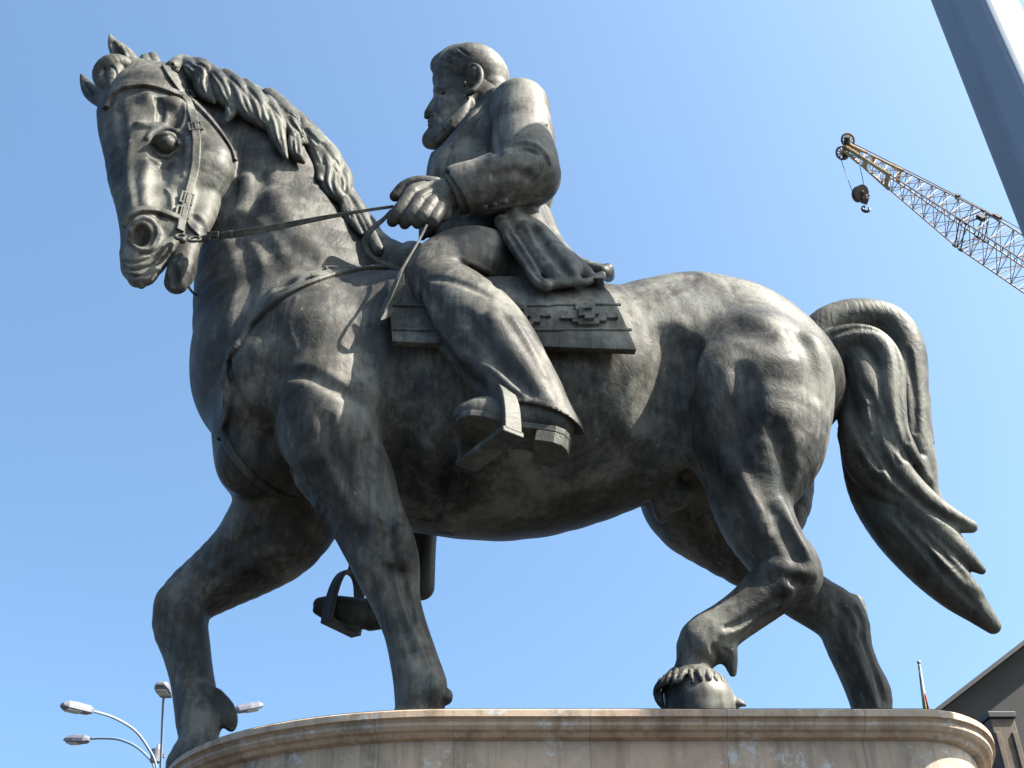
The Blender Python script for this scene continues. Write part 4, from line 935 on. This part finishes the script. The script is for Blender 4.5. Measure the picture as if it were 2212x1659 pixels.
adopt(buckle(None, 8*mm, 10*mm, P(462, 511, 5.30), (0, -0.8, -0.6), (1, 0, 0.1), parent=None), reins)
free_strap('keeper', [(496, 507, 5.272), (503, 506, 5.272)], 17, M_PALE, reins, thick=0.012)
free_strap('rein_end', [(846, 454, 5.2), (828, 474, 5.2), (806, 492, 5.22), (790, 514, 5.25), (790, 534, 5.28), (806, 556, 5.3), (836, 572, 5.3), (868, 582, 5.28)], [7, 9, 13, 14, 13, 10, 9, 8], M_BRONZE, reins, twist=[0, 10, 30, 10, -20, -30, -10, 0])
free_strap('rein_end', [(922, 486, 5.14), (905, 520, 5.12), (885, 554, 5.08), (870, 580, 5.04), (858, 605, 5.03), (842, 640, 5.05), (826, 672, 5.08), (818, 690, 5.1)], [5, 5, 5, 6, 10, 15, 15, 7], M_DARK, reins, twist=[0, 0, 10, 20, 35, 45, 50, 50])
free_strap('rein_end', [(820, 690, 5.1), (838, 676, 5.12), (852, 650, 5.12), (862, 620, 5.1), (868, 592, 5.08)], [8, 20, 24, 22, 10], M_DARK, reins, twist=[0, -5, -5, 0, 0])
free_strap('rein_end', [(404, 612, 5.5), (410, 624, 5.6), (420, 636, 5.75), (436, 648, 5.95)], 6, M_DARK, reins)
# collar round the chest ------------------------------------------------------
collar = strap('breast_collar', [(868, 578), (830, 580), (780, 585), (730, 594), (680, 610), (635, 630), (595, 656), (560, 690), (535, 720), (512, 752), (494, 786), (489, 830)], 13, parent=statue, thick=0.03, sm=5)
strap('chest_strap', [(488, 820), (494, 850), (492, 890), (483, 925), (481, 948)], 24, parent=collar, sm=5, thick=0.03)
strap('chest_strap', [(484, 935), (500, 972), (522, 1005), (550, 1034), (580, 1055), (610, 1068), (636, 1076)], 17, parent=collar, sm=6, thick=0.035)
strap('collar_end', [(762, 581), (738, 586), (700, 596), (672, 600)], 22, M_PALE, parent=collar, thick=0.028, sm=5)
buckle_uv(733, 586, 745, 583, 15, 26, collar)
# girth -------------------------------------------------------------------------
girth = strap('girth_strap', [(1004, 960), (998, 1000), (990, 1050), (980, 1095), (968, 1128), (962, 1150)], 38, parent=statue, thick=0.016, y0=5.0, n=8)
strap('girth_strap', [(886, 1120), (930, 1128), (975, 1132)], 12, parent=girth, thick=0.012)
# saddle blanket -----------------------------------------------------------------
def bq(u_, v_, c):
    (a, b, c_, d) = c
    return ((a[0]*(1-u_)+b[0]*u_)*(1-v_)+(d[0]*(1-u_)+c_[0]*u_)*v_, (a[1]*(1-u_)+b[1]*u_)*(1-v_)+(d[1]*(1-u_)+c_[1]*u_)*v_)
QC = ((838, 618), (1303, 606), (1371, 766), (848, 748))
nu, nv = 48, 14
uv_ = np.array([[bq(i/nu, j/nv, QC) for i in range(nu+1)] for j in range(nv+1)])
hp, Y = H.hit(uv_[..., 0].ravel(), uv_[..., 1].ravel()); Y = Y.reshape(nv+1, nu+1)
for _ in range(12):
    Yp = np.pad(Y, 1, mode='edge'); Y = np.minimum(Y, (Yp[:-2, 1:-1]+Yp[2:, 1:-1]+Yp[1:-1, :-2]+Yp[1:-1, 2:])/4)
Y -= 0.05; Y += 0.007*np.sin(uv_[..., 0]/23.0+uv_[..., 1]/31.0)+0.006*np.sin(uv_[..., 0]/61.0-uv_[..., 1]/17.0)
Y[nv-3:] = np.minimum(Y[nv-3:], Y[nv-4][None, :]-0.004*np.arange(1, 5)[:, None])
near = P(uv_[..., 0], uv_[..., 1], Y)
xs = near[0, :, 0]; rows = [near[j] for j in range(nv, -1, -1)]
top0 = near[0]; cr = []
for f in (0.25, 0.5, 0.75, 1.0):                               # over the back to the far side
    z = top0[:, 2]+(0.55*np.sin(f*math.pi/2))*(6.0-top0[:, 1])*0.9
    cr.append(np.stack([top0[:, 0], top0[:, 1]+(6.0-top0[:, 1])*f, z], -1))
rows += cr
full = rows+[np.stack([r_[:, 0], 12.0-r_[:, 1], r_[:, 2]], -1) for r_ in reversed(rows[:-1])]
G_ = np.array(full); nr_, nc_ = G_.shape[:2]
V = G_.reshape(-1, 3); F = [(j*nc_+i, j*nc_+i+1, (j+1)*nc_+i+1, (j+1)*nc_+i) for j in range(nr_-1) for i in range(nc_-1)]
blanket = make_mesh('saddle_blanket', V, np.array(F), M_BRONZE, None); adopt(blanket, statue)
so_ = blanket.modifiers.new('thickness', 'SOLIDIFY'); so_.thickness = 0.045; so_.offset = 1.0
bv = blanket.modifiers.new('bevel', 'BEVEL'); bv.width = 0.013; bv.segments = 2; bv.limit_method = 'ANGLE'
me = blanket.data; c0 = me.polygons[10]
if c0.normal.y > 0:
    me.flip_normals()
def on_bl(u, v, off):                                          # a point on the blanket's outer face
    # invert the bilinear map by search
    d = (uv_[..., 0]-u)**2+(uv_[..., 1]-v)**2; j, i = np.unravel_index(np.argmin(d), d.shape)
    j = min(max(j, 1), nv-1); i = min(max(i, 1), nu-1)
    A = np.array([[uv_[j, i+1, 0]-uv_[j, i-1, 0], uv_[j+1, i, 0]-uv_[j-1, i, 0]], [uv_[j, i+1, 1]-uv_[j, i-1, 1], uv_[j+1, i, 1]-uv_[j-1, i, 1]]])
    s_, t_ = np.linalg.solve(A, [u-uv_[j, i, 0], v-uv_[j, i, 1]])
    Yq = Y[j, i]+s_*(Y[j, i+1]-Y[j, i-1])+t_*(Y[j+1, i]-Y[j-1, i])
    tu = near[j, i+1]-near[j, i-1]; tv = near[j+1, i]-near[j-1, i]; n_ = np.cross(tu, tv); n_ /= np.linalg.norm(n_)
    if n_[1] > 0: n_ = -n_
    return P(u, v, Yq)+n_*off
for a_, b_ in (((848, 668), (1339, 671)), ((850, 720), (1359, 723))):
    bm = bmesh.new(); bm_tube(bm, [on_bl(a_[0]+(b_[0]-a_[0])*f, a_[1]+(b_[1]-a_[1])*f+(6 if 0.3 < f < 0.5 else 3 if f < 0.7 else 0), 0.047) for f in np.linspace(0, 1, 30)], 0.010, 8)
    bm_obj('cord', bm, M_BRONZE, blanket, smooth=True)
def zx(x): return 1050.7+0.1625*x
def zy(y): return 580.7+0.1625*y
bm = bmesh.new()
def raised(x0, x1, y0, y1, h0, h1):
    c = [(x0, y0), (x1, y0+4), (x1, y1+4), (x0, y1)]
    lo = [bm.verts.new(on_bl(zx(x), zy(y), h0)) for x, y in c]; hi = [bm.verts.new(on_bl(zx(x), zy(y), h1)) for x, y in c]
    bm.faces.new(hi); bm.faces.new(lo[::-1])
    for i in range(4): j = (i+1) % 4; bm.faces.new((lo[i], lo[j], hi[j], hi[i]))
B0 = 0.03
for dx in (0, -855):
    for a in ((960, 1720, 700, 745, B0, .0705), (1040, 1180, 655, 700, B0, .0690), (1110, 1560, 662, 785, B0, .0720), (1200, 1480, 640, 830, B0, .0735), (1150, 1400, 578, 640, B0, .0680), (1190, 1460, 655, 745, .06, .0980), (1290, 1412, 635, 790, .06, .1000), (1275, 1372, 660, 695, .08, .1180), (1550, 1700, 672, 700, B0, .0665)):
        if a[0]+dx < 120: continue
        raised(a[0]+dx, a[1]+dx, a[2]+(14 if dx else 0), a[3]+(14 if dx else 0), a[4], a[5])
bm_obj('relief_pattern', bm, M_BRONZE, blanket)
# saddle front ------------------------------------------------------------------
PV = vol_uv(820, 960, 500, 640, 5.3, 6.7, 0.012)
PV.cones([(850, 560, 5.75, 26), (856, 556, 6.0, 26), (850, 560, 6.25, 26)], k=0); PV.cones([(884, 570, 5.6, 36), (890, 560, 6.0, 40), (884, 570, 6.4, 36)], k=0.03)
sad = PV.mesh('saddle', M_PALE, None); adopt(sad, statue)
# stirrups ----------------------------------------------------------------------
def stirrup(top, near_b, far_b, wt, ws, mat, arch=0.55):
    T_, A_, B_ = Vector(P(*top)), Vector(P(*near_b)), Vector(P(*far_b))
    ax = (B_-A_); wdir = ax.normalized(); up = (T_-(A_+B_)/2).normalized(); fwd = wdir.cross(up).normalized()
    pts = []; mid = (A_+B_)/2; hh = (T_-mid).length; hw = ax.length/2
    for i in range(25):
        a = math.pi*i/24; pts.append(mid-wdir*hw*math.copysign(abs(math.cos(a))**0.8, math.cos(a))+up*hh*math.sin(a)**0.75)
    nn = [(p_-(mid+up*hh*0.35)).normalized() for p_ in pts]
    wd = [wt*(0.45+0.55*abs(math.cos(math.pi*i/24))) for i in range(25)]
    bm = bmesh.new(); ribbon(bm, pts, nn, wd, 0.014)
    o = bm_obj('stirrup', bm, mat, statue, bevel=0.004)
    bm = bmesh.new(); bm_box(bm, mid-up*0.006, wdir*(hw+0.012), fwd*ws/2, up*0.018); bm_obj('tread', bm, mat, o, bevel=0.006)
    return o
st1 = stirrup((1056, 846, 4.96), (1107, 932, 4.71), (1008, 1004, 5.12), 0.105, 0.13, M_PALE)
bm = bmesh.new(); p0 = Vector(P(1056, 846, 4.96))
free_strap('stirrup_leather', [(1058, 850, 4.96), (1040, 838, 4.99), (1012, 812, 5.04), (985, 780, 5.08)], 16, M_BRONZE, st1, thick=0.012)
st2 = stirrup((757, 1238, 7.0), (706, 1338, 6.9), (768, 1368, 7.12), 0.10, 0.10, M_DARK)
free_strap('stirrup_leather', [(757, 1240, 7.0), (768, 1200, 7.0), (790, 1150, 6.95)], 16, M_DARK, st2, thick=0.012)
# ------------------------------------------------------------------ things around the statue
M_GALV = plain('galvanised_steel', (0.16, 0.195, 0.245), 0.5, 0.0, var=0.06, scale=3)
M_LAMP = plain('lamp_housing', (0.12, 0.12, 0.14), 0.45, 0.2, var=0.08)
M_LENS = plain('lamp_lens', (0.30, 0.29, 0.26), 0.15, 0, var=0.05)
M_YEL = plain('crane_paint', (0.30, 0.20, 0.075), 0.6, 0, var=0.3, scale=2)
M_RED = plain('lattice_paint', (0.17, 0.125, 0.095), 0.6, 0, var=0.25, scale=1.5)
M_STEEL = plain('dark_steel', (0.03, 0.028, 0.028), 0.5, 0.4)
M_CABLE = plain('cable', (0.025, 0.03, 0.045), 0.5, 0.5)
M_WALLD = plain('dark_render', (0.023, 0.0205, 0.020), 0.85, 0, var=0.12, scale=1.2, bump=0.2)
M_POLE = plain('grey_pole', (0.05, 0.065, 0.085), 0.5, 0.0)
M_CONC = plain('brown_concrete', (0.085, 0.062, 0.045), 0.85, 0, var=0.3, scale=7, bump=0.4)
# --- tall octagonal mast, near on the right
MY = 4.22
pl = P(2117, 240, MY); mpx = float(mpu(2117, 240, MY)); Rm = 0.0
def mast_left(v):
    return 2022+(2212-2022)*v/480.0
pa = P(mast_left(0), 0, MY); pb = P(mast_left(480), 480, MY)
rad_b, rad_t = 0.25, 0.24
ca, cb = pa+np.array([rad_t, 0, 0]), pb+np.array([rad_b, 0, 0]); axm = (ca-cb)/(ca[2]-cb[2])
base = cb-axm*(cb[2]-0.0); topm = ca+axm*3.0
mast = empty('steel_mast', tuple(base), 'thick grey octagonal steel mast leaning across the upper right corner', 'mast')
bm = bmesh.new(); rot0 = R(24)
def octo(c, r): return [bm.verts.new((c[0]+r*math.cos(rot0+math.pi/4*i), c[1]+r*math.sin(rot0+math.pi/4*i), c[2])) for i in range(8)]
sl_ = (rad_b-rad_t)/(ca[2]-cb[2]); r1 = octo(base, rad_b+sl_*cb[2]); r2 = octo(topm, rad_t-sl_*3)
for i in range(8): bm.faces.new((r1[i], r1[(i+1) % 8], r2[(i+1) % 8], r2[i]))
bm.faces.new(r2); bm.faces.new(r1)
bm_obj('shaft', bm, M_GALV, mast, bevel=0.03)
bm = bmesh.new(); bm_box(bm, (base[0], base[1], 0.025), (0.5, 0, 0), (0, 0.5, 0), (0, 0, 0.022)); bm_obj('base_plate', bm, M_GALV, mast, bevel=0.01)
# --- crane with lattice boom
CY0 = 46.0
tip = Vector(P(1828, 318, CY0)); low = Vector(P(2340, 655, 41.0))
axc = (low-tip).normalized(); lat = Vector((0, 1, 0)); lat = (lat-axc*lat.dot(axc)).normalized(); upc = lat.cross(axc).normalized()
if upc.z < 0: upc = -upc
# cross-section directions: 'up' edge of the boom and a sideways edge that opens towards the viewer
crane = empty('crawler_crane', (0, 0, 0), 'yellow and brown lattice boom crane rising from the right edge, far behind', 'crane')
mc = float(mpu(2045, 450, CY0-3))
Lc = (low-tip).length; wE = 62*mc; wS = 74*mc
def sect(s_):                                                # four corners at distance s_ along the boom
    f = min(1.0, 0.20+s_/(Lc*0.58)*0.80)
    c = tip+axc*s_
    return [c+upc*(a*wE*f/1.0)+lat*(b*wS*f/1.0)*0.9+upc*b*(-0.0) for a, b in ((0.5, -0.5), (0.5, 0.5), (-0.5, 0.5), (-0.5, -0.5))]
far_end = low+axc*(Lc*0.55)
NB = 30; Ltot = Lc*1.6; ss = [Ltot*i/NB for i in range(NB+1)]
rc = 2.3*mc/1.6; ri = 1.5*mc/1.6
bm = bmesh.new()
secs = [sect(x) for x in ss]
for k_ in range(4): bm_tube(bm, [s_[k_] for s_ in secs], rc*1.25, 6)
boom = bm_obj('boom', bm, M_RED, crane)
bm = bmesh.new()
for i in range(NB):
    a, b = secs[i], secs[i+1]
    for k_ in range(4):
        l_ = (k_+1) % 4
        bm_tube(bm, [a[k_], a[l_]] if i % 2 == 0 else [a[l_], a[k_]], ri, 5)
        m_ = (a[l_]+b[l_])/2; m0 = (a[k_]+b[k_])/2
        bm_tube(bm, [a[k_], m_], ri, 5); bm_tube(bm, [m_, b[k_]], ri, 5)
bm_obj('lacing', bm, M_RED, boom)
bm = bmesh.new()                                             # plated head of the boom
s0, s1 = sect(0), sect(Lc*0.085)
for k_ in range(4):
    bm_tube(bm, [s0[k_], s1[k_]], rc*2.6, 6)
s2, s3 = sect(Lc*0.20), sect(Lc*0.235)
for k_ in (0, 2):
    a, b = s2[k_], s3[(k_+1) % 4]
for (i0, i1) in ((3, 2), (0, 1)):
    for x0, x1 in ((0.12, 0.14), (0.235, 0.25)):
        a, b = sect(Lc*x0), sect(Lc*x1); d0 = (a[i0]+a[i1])/2
        bm_box(bm, (a[i0]+a[i1])/2, (a[i1]-a[i0])/2, axc*mc*6, upc*mc*1.2)
for k_ in (3, 2, 0):
    a = sect(Lc*0.10)[k_]; b = sect(Lc*0.25)[k_]; bm_tube(bm, [a, (a+b)/2, b], [rc*1.5, rc*2.2, rc*3.0], 6)
bm_obj('boom_head', bm, M_YEL, crane)
for dy, dv in ((-0.5, 0), (0.5, 0)):
    c = tip+lat*(dy*wS*0.42)-axc*mc*4+upc*mc*(6 if dy < 0 else -6)
    fa = Vector((0.75, 0.25, -0.2)).normalized(); fb2 = Vector((0.1, -0.45, 0.85)); fb2 = (fb2-fa*fb2.dot(fa)).normalized()
    w_ = torus('sheave', c, fa, fb2, 16*mc, 2.6*mc, M_CONC, crane, n=28)
    bm = bmesh.new()
    for i in range(5):
        a = math.pi*i/5; d = fa*math.cos(a)+fb2*math.sin(a); bm_tube(bm, [c-d*14*mc, c+d*14*mc], 1.6*mc, 5)
    bmesh.ops.create_uvsphere(bm, u_segments=12, v_segments=8, radius=6*mc, matrix=Matrix.Translation(c))
    bm_obj('spokes', bm, M_YEL, w_)
bm = bmesh.new(); bm_tube(bm, [tip-lat*wS*0.4, tip+lat*wS*0.4], 7*mc, 10); bm_box(bm, tip+upc*10*mc+axc*22*mc, axc*14*mc, lat*8*mc, upc*4*mc); bm_obj('axle', bm, M_STEEL, crane)
hk = Vector(P(1858, 418, CY0)); hm = mc
c1 = Vector(P(1812, 333, CY0)); c2 = Vector(P(1852, 333, CY0)); c3 = Vector(P(1868, 408, CY0))
bm = bmesh.new(); bm_tube(bm, [c1, hk+Vector((-16*hm, 0, -6*hm))], 0.85*mc, 5); bm_tube(bm, [c2, c3], 0.85*mc, 5); bm_obj('hoist_cable', bm, M_CABLE, crane)
pend = [sect(0)[0]+upc*10*mc, sect(Lc*0.4)[0]+upc*6*mc, sect(Lc*0.66)[0]+upc*10*mc, sect(Lc*1.6)[0]+upc*50*mc]
bm = bmesh.new(); bm_tube(bm, pend, 1.2*mc, 5); bm_obj('pendant_cable', bm, M_CABLE, crane)
for x in (0.575, 0.60):                                       # splice joints along the boom
    a = sect(Lc*x); bm = bmesh.new()
    for k_ in range(4): bm_tube(bm, [a[k_], a[(k_+1) % 4]], ri*1.5, 5); bm_box(bm, a[k_], axc*5*mc, lat*2.6*mc, upc*2.6*mc)
    bm_obj('joint_fitting', bm, M_STEEL, boom)
bm = bmesh.new(); a = sect(Lc*0.60); bm_box(bm, (a[0]+a[3])/2+upc*8*mc, axc*9*mc, lat*5*mc, upc*5*mc); bm_obj('splice_pin', bm, M_STEEL, boom); bm = bmesh.new(); bm_box(bm, a[0]+upc*5*mc+axc*16*mc, axc*9*mc, lat*5*mc, upc*4*mc)
bm_obj('rope_guide', bm, M_STEEL, boom)
bm = bmesh.new(); a = sect(Lc*0.47); bm_box(bm, a[0]+upc*4*mc, axc*4*mc, lat*5*mc, upc*4*mc)
bm_obj('beacon', bm, M_STEEL, boom)
# hook block: two cheek discs, sheave and hook
d1 = Vector((0.92, 0.15, -0.35)).normalized()
hook = empty('hook_block', tuple(hk)); adopt(hook, crane); hook.matrix_parent_inverse = Matrix.Identity(4); hook.location = hk
bm = bmesh.new(); vv = Vector((0.25, -0.8, -0.5)).normalized(); a1 = vv.cross(Vector((0, 0, 1))).normalized(); a2 = vv.cross(a1)
for off in (-7, 0, 7):
    n_ = 28; rr_ = (17 if off else 15)*hm; c = hk+vv*off*hm
    top_ = [bm.verts.new(c+vv*2.2*hm+(a1*math.cos(2*math.pi*i/n_)+a2*math.sin(2*math.pi*i/n_)*1.15)*rr_) for i in range(n_)]
    bot_ = [bm.verts.new(c-vv*2.2*hm+(a1*math.cos(2*math.pi*i/n_)+a2*math.sin(2*math.pi*i/n_)*1.15)*rr_) for i in range(n_)]
    bm.faces.new(top_); bm.faces.new(bot_)
    for i in range(n_): j = (i+1) % n_; bm.faces.new((top_[i], top_[j], bot_[j], bot_[i]))
bmesh.ops.create_uvsphere(bm, u_segments=12, v_segments=8, radius=6*hm, matrix=Matrix.Translation(hk+vv*9*hm))
bm_box(bm, Vector(P(1869, 430, CY0)), Vector((7*hm, 0, -3*hm)), Vector((0, 8*hm, 0)), Vector((3*hm, 0, 8*hm)))
bm_obj('hook_cheek', bm, M_CONC, crane)
hc = Vector(P(1871, 450, CY0)); bm = bmesh.new()
bm_tube(bm, [hc+Vector((math.cos(a), 0.3, math.sin(a)*1.0))*8*hm for a in np.linspace(R(100), R(400), 16)], [3.6*hm]*13+[3*hm, 2*hm, 1*hm], 8)
bm_obj('hook', bm, M_STEEL, crane)
bpy.data.objects.remove(hook)
# --- street lamp with curved arms, lower left
LY = 30.0; lm = float(mpu(340, 1600, LY))
lb = P(346, 1700, LY); lamp = empty('street_lamp', (lb[0], lb[1], 0), 'street lamp with several curved arms behind the raised front hoof', 'street lamp')
bm = bmesh.new(); bm_tube(bm, [(lb[0], lb[1], 0), tuple(lb)], [0.16, 0.10], 12); bm_obj('pole', bm, M_GALV, lamp, smooth=True)
def UL(x, y, d=0.0): return P((200+x*0.40687)/1.8083, (2600+y*0.40687)/1.8083, LY+d)
def arm(pts):
    q = catmull([(a, b, d) for a, b, d in pts], 6); bm = bmesh.new(); bm_tube(bm, [UL(*x) for x in q], 0.036, 8); bm_obj('arm', bm, M_GALV, lamp, smooth=True)
J_ = (1045, 1320, 0)
arm([J_, (1005, 960, -0.3), (930, 790, -0.6), (800, 620, -1.0), (600, 500, -1.5), (400, 436, -2.0)])
arm([J_, (990, 980, 0.3), (920, 870, 0.6), (800, 770, 1.1), (650, 710, 1.6), (500, 698, 2.0), (380, 702, 2.2)])
arm([J_, (1052, 980, -0.5), (1062, 700, -1.0), (1072, 450, -1.7), (1080, 300, -2.6)])
arm([J_, (1110, 970, 0.3), (1160, 870, 0.6), (1235, 765, 1.0), (1400, 600, 1.5), (1560, 470, 2.0), (1780, 430, 2.4)])
arm([J_, (1125, 980, -0.2), (1180, 880, -0.5), (1275, 795, -0.8), (1420, 740, -1.3), (1560, 720, -2.0)])
def head(c, along, L_, W_, H_):
    c, along = Vector(c), Vector(along).normalized(); side = along.cross(Vector((0, 0, 1))).normalized(); up = side.cross(along)
    bm = bmesh.new(); prof = [(-1.0, 0.30, 0.55), (-0.72, 0.8, 0.9), (0.1, 1.0, 1.0), (0.7, 0.95, 0.9), (1.0, 0.55, 0.35)]; rings = []
    for s_, w_, h_ in prof:
        cc = c+along*s_*L_; rings.append([bm.verts.new(cc+side*a*W_*w_+up*b*H_*h_) for a, b in ((-1, -0.45), (1, -0.45), (1, 0.1), (0.6, 0.6), (-0.6, 0.6), (-1, 0.1))])
    for i in range(4):
        for j in range(6): bm.faces.new((rings[i][j], rings[i][(j+1) % 6], rings[i+1][(j+1) % 6], rings[i+1][j]))
    bm.faces.new(rings[0]); bm.faces.new(rings[-1])
    hd = bm_obj('lamp_head', bm, M_LAMP, lamp, bevel=0.015)
    bm = bmesh.new(); bm_box(bm, c+along*L_*0.25-up*(H_*0.47), along*L_*0.42, side*W_*0.7, up*H_*0.12); bm_obj('lens', bm, M_LENS, hd, bevel=0.01)
u2 = lm*0.225
head(UL(255, 408, -2.3), Vector(UL(110, 372, -2.6))-Vector(UL(400, 436, -2.0)), 0.44, 0.19, 0.21)
head(UL(250, 712, 2.4), Vector(UL(120, 712, 2.5))-Vector(UL(390, 702, 2.2)), 0.43, 0.19, 0.21)
head(UL(1086, 235, -2.9), Vector((0.05, -1, 0.05)), 0.43, 0.19, 0.21)
head(UL(1895, 405, 2.5), Vector(UL(2030, 375, 2.7))-Vector(UL(1760, 425, 2.4)), 0.44, 0.19, 0.21)
bm = bmesh.new(); cc = Vector(UL(1010, 868, -0.1)); bmesh.ops.create_cone(bm, cap_ends=True, segments=16, radius1=0.15, radius2=0.17, depth=0.34, matrix=Matrix.Translation(cc))
c2_ = Vector(UL(1030, 815, -0.1)); bmesh.ops.create_uvsphere(bm, u_segments=14, v_segments=10, radius=0.13, matrix=Matrix.Translation(c2_) @ Matrix.Diagonal((0.5, 1, 1.5, 1)))
bm_box(bm, Vector(UL(1050, 865, -0.1)), (0.12, 0, 0), (0, 0.05, 0), (0, 0, 0.05)); bm_obj('floodlight', bm, M_LAMP, lamp, bevel=0.01)
# --- flagpole with a furled flag, right
FY = 34.0
fb, ft = P(2004, 1560, FY), P(1985, 1431, FY); ax_ = (ft-fb)/(ft[2]-fb[2]); gb_ = fb-ax_*fb[2]*1.0
fm = float(mpu(2000, 1500, FY)); fp = empty('flagpole', (gb_[0], gb_[1], 0), 'thin grey flagpole with a furled red and yellow flag behind the pedestal', 'flagpole')
bm = bmesh.new(); bm_tube(bm, [(gb_[0], gb_[1], 0), tuple(fb), tuple(ft)], [9.5*fm, 7*fm, 3.0*fm], 12); bm_obj('pole', bm, M_POLE, fp, smooth=True)
bm = bmesh.new(); bmesh.ops.create_uvsphere(bm, u_segments=12, v_segments=8, radius=4.6*fm, matrix=Matrix.Translation(Vector(ft))); bm_obj('finial', bm, M_GALV, fp, smooth=True)
bm = bmesh.new(); bm_tube(bm, [P(1986, 1440, FY-0.3), P(1985, 1450, FY-0.3), P(1989, 1464, FY-0.3), P(1992, 1500, FY-0.3), P(1996, 1560, FY-0.3)], [1.4*fm, 0.8*fm, 1.3*fm, 0.6*fm, 0.6*fm], 6); bm_obj('halyard', bm, M_STEEL, fp)
flm, fnt, fb_ = mat_new('flag_cloth'); ge = N(fnt, 'ShaderNodeTexCoord'); wv = N(fnt, 'ShaderNodeTexWave', inp={'Scale': 1.6, 'Distortion': 1.5}); fnt.links.new(ge.outputs['Object'], wv.inputs['Vector'])
fnt.links.new(ramp(fnt, wv.outputs[0], [(0.45, (0.30, 0.02, 0.015, 1)), (0.62, (0.34, 0.2, 0.03, 1))]), fb_.inputs['Base Color']); fb_.inputs['Roughness'].default_value = 0.8
FVv = []; FQ = []
for i in range(13):
    f = i/12
    for j in range(9):
        g_ = j/8; v_ = 1496+110*f; u_ = 1996+ (2+30*f)*g_+4*f
        FVv.append(P(u_+1.5*math.sin(7*f+g_*9), v_, FY+0.28*math.sin(g_*11+f*3)*min(1, 0.3+f)))
for i in range(12):
    for j in range(8): FQ.append((i*9+j, i*9+j+1, (i+1)*9+j+1, (i+1)*9+j))
fo = make_mesh('flag', FVv, FQ, flm, None); adopt(fo, fp); sd = fo.modifiers.new('thickness', 'SOLIDIFY'); sd.thickness = 0.02
# --- dark building with a slanting roof edge, right
BY = 17.0
A_, B_ = P(2028, 1540, BY), P(2212, 1397, BY)
bld = empty('dark_building', (float(A_[0])+4, BY+4, 0), 'dark grey building with a slanting roof edge at the lower right corner', 'building')
dxb = (B_-A_)/(B_[0]-A_[0]); x0 = A_[0]-1.6; x1 = A_[0]+9.0
zl = A_[2]+dxb[2]*(x0-A_[0]); zr = A_[2]+dxb[2]*(x1-A_[0])
bm = bmesh.new(); prof = [(x0, 0.0), (x1, 0.0), (x1, zr), (x0, zl)]
f_ = [bm.verts.new((x, BY, z)) for x, z in prof]; k2 = [bm.verts.new((x, BY+9, z)) for x, z in prof]
bm.faces.new(f_); bm.faces.new(k2)
for i in range(4): j = (i+1) % 4; bm.faces.new((f_[i], f_[j], k2[j], k2[i]))
bm_obj('wall', bm, M_WALLD, bld)
bm = bmesh.new(); dn = Vector((1, 0, dxb[2])).normalized(); up_ = Vector((-dn.z, 0, dn.x)); mid = Vector(((x0+x1)/2, BY+4.4, (zl+zr)/2))
bm_box(bm, mid+up_*0.035, dn*((x1-x0)/2/dn.x+0.2), Vector((0, 4.75, 0)), up_*0.03); bm_obj('roof_edge', bm, M_STEEL, bld)
# brown concrete pier standing in front of it
PYc = 15.2
pA, pB, pC = P(2123, 1563, PYc), P(2178, 1536, PYc), P(2212, 1640, PYc)
pm = float(mpu(2150, 1560, PYc)); bx = P(2150, 1556, PYc)
pier = empty('concrete_pier', (float(bx[0]), PYc, 0), 'brown rough concrete pier with a dark cap beside the dark building', 'pier')
zc = P(2150, 1560, PYc)[2]
bm = bmesh.new(); bm_box(bm, (bx[0]+0.02, PYc+0.12, zc/2), (27*pm, 0, 0), (0, 0.3, 0), (0, 0, zc/2)); 
po = bm_obj('shaft', bm, M_CONC, pier, bevel=0.02)
bm = bmesh.new(); bm_box(bm, (bx[0]+0.02, PYc+0.12, zc+0.045), (30*pm, 0, 0), (0, 0.34, 0), (0, 0, 0.042)); bm_obj('cap', bm, M_STEEL, pier, bevel=0.01)
bm = bmesh.new()
for kx in (-1, 1): bm_box(bm, (bx[0]+0.02+kx*18*pm, PYc-0.195, zc*0.5-0.1), (6*pm, 0, 0), (0, 0.016, 0), (0, 0, zc*0.5-0.1))
bm_obj('rib', bm, M_CONC, pier, bevel=0.01)
print('script time', round(time.time()-T0, 1))
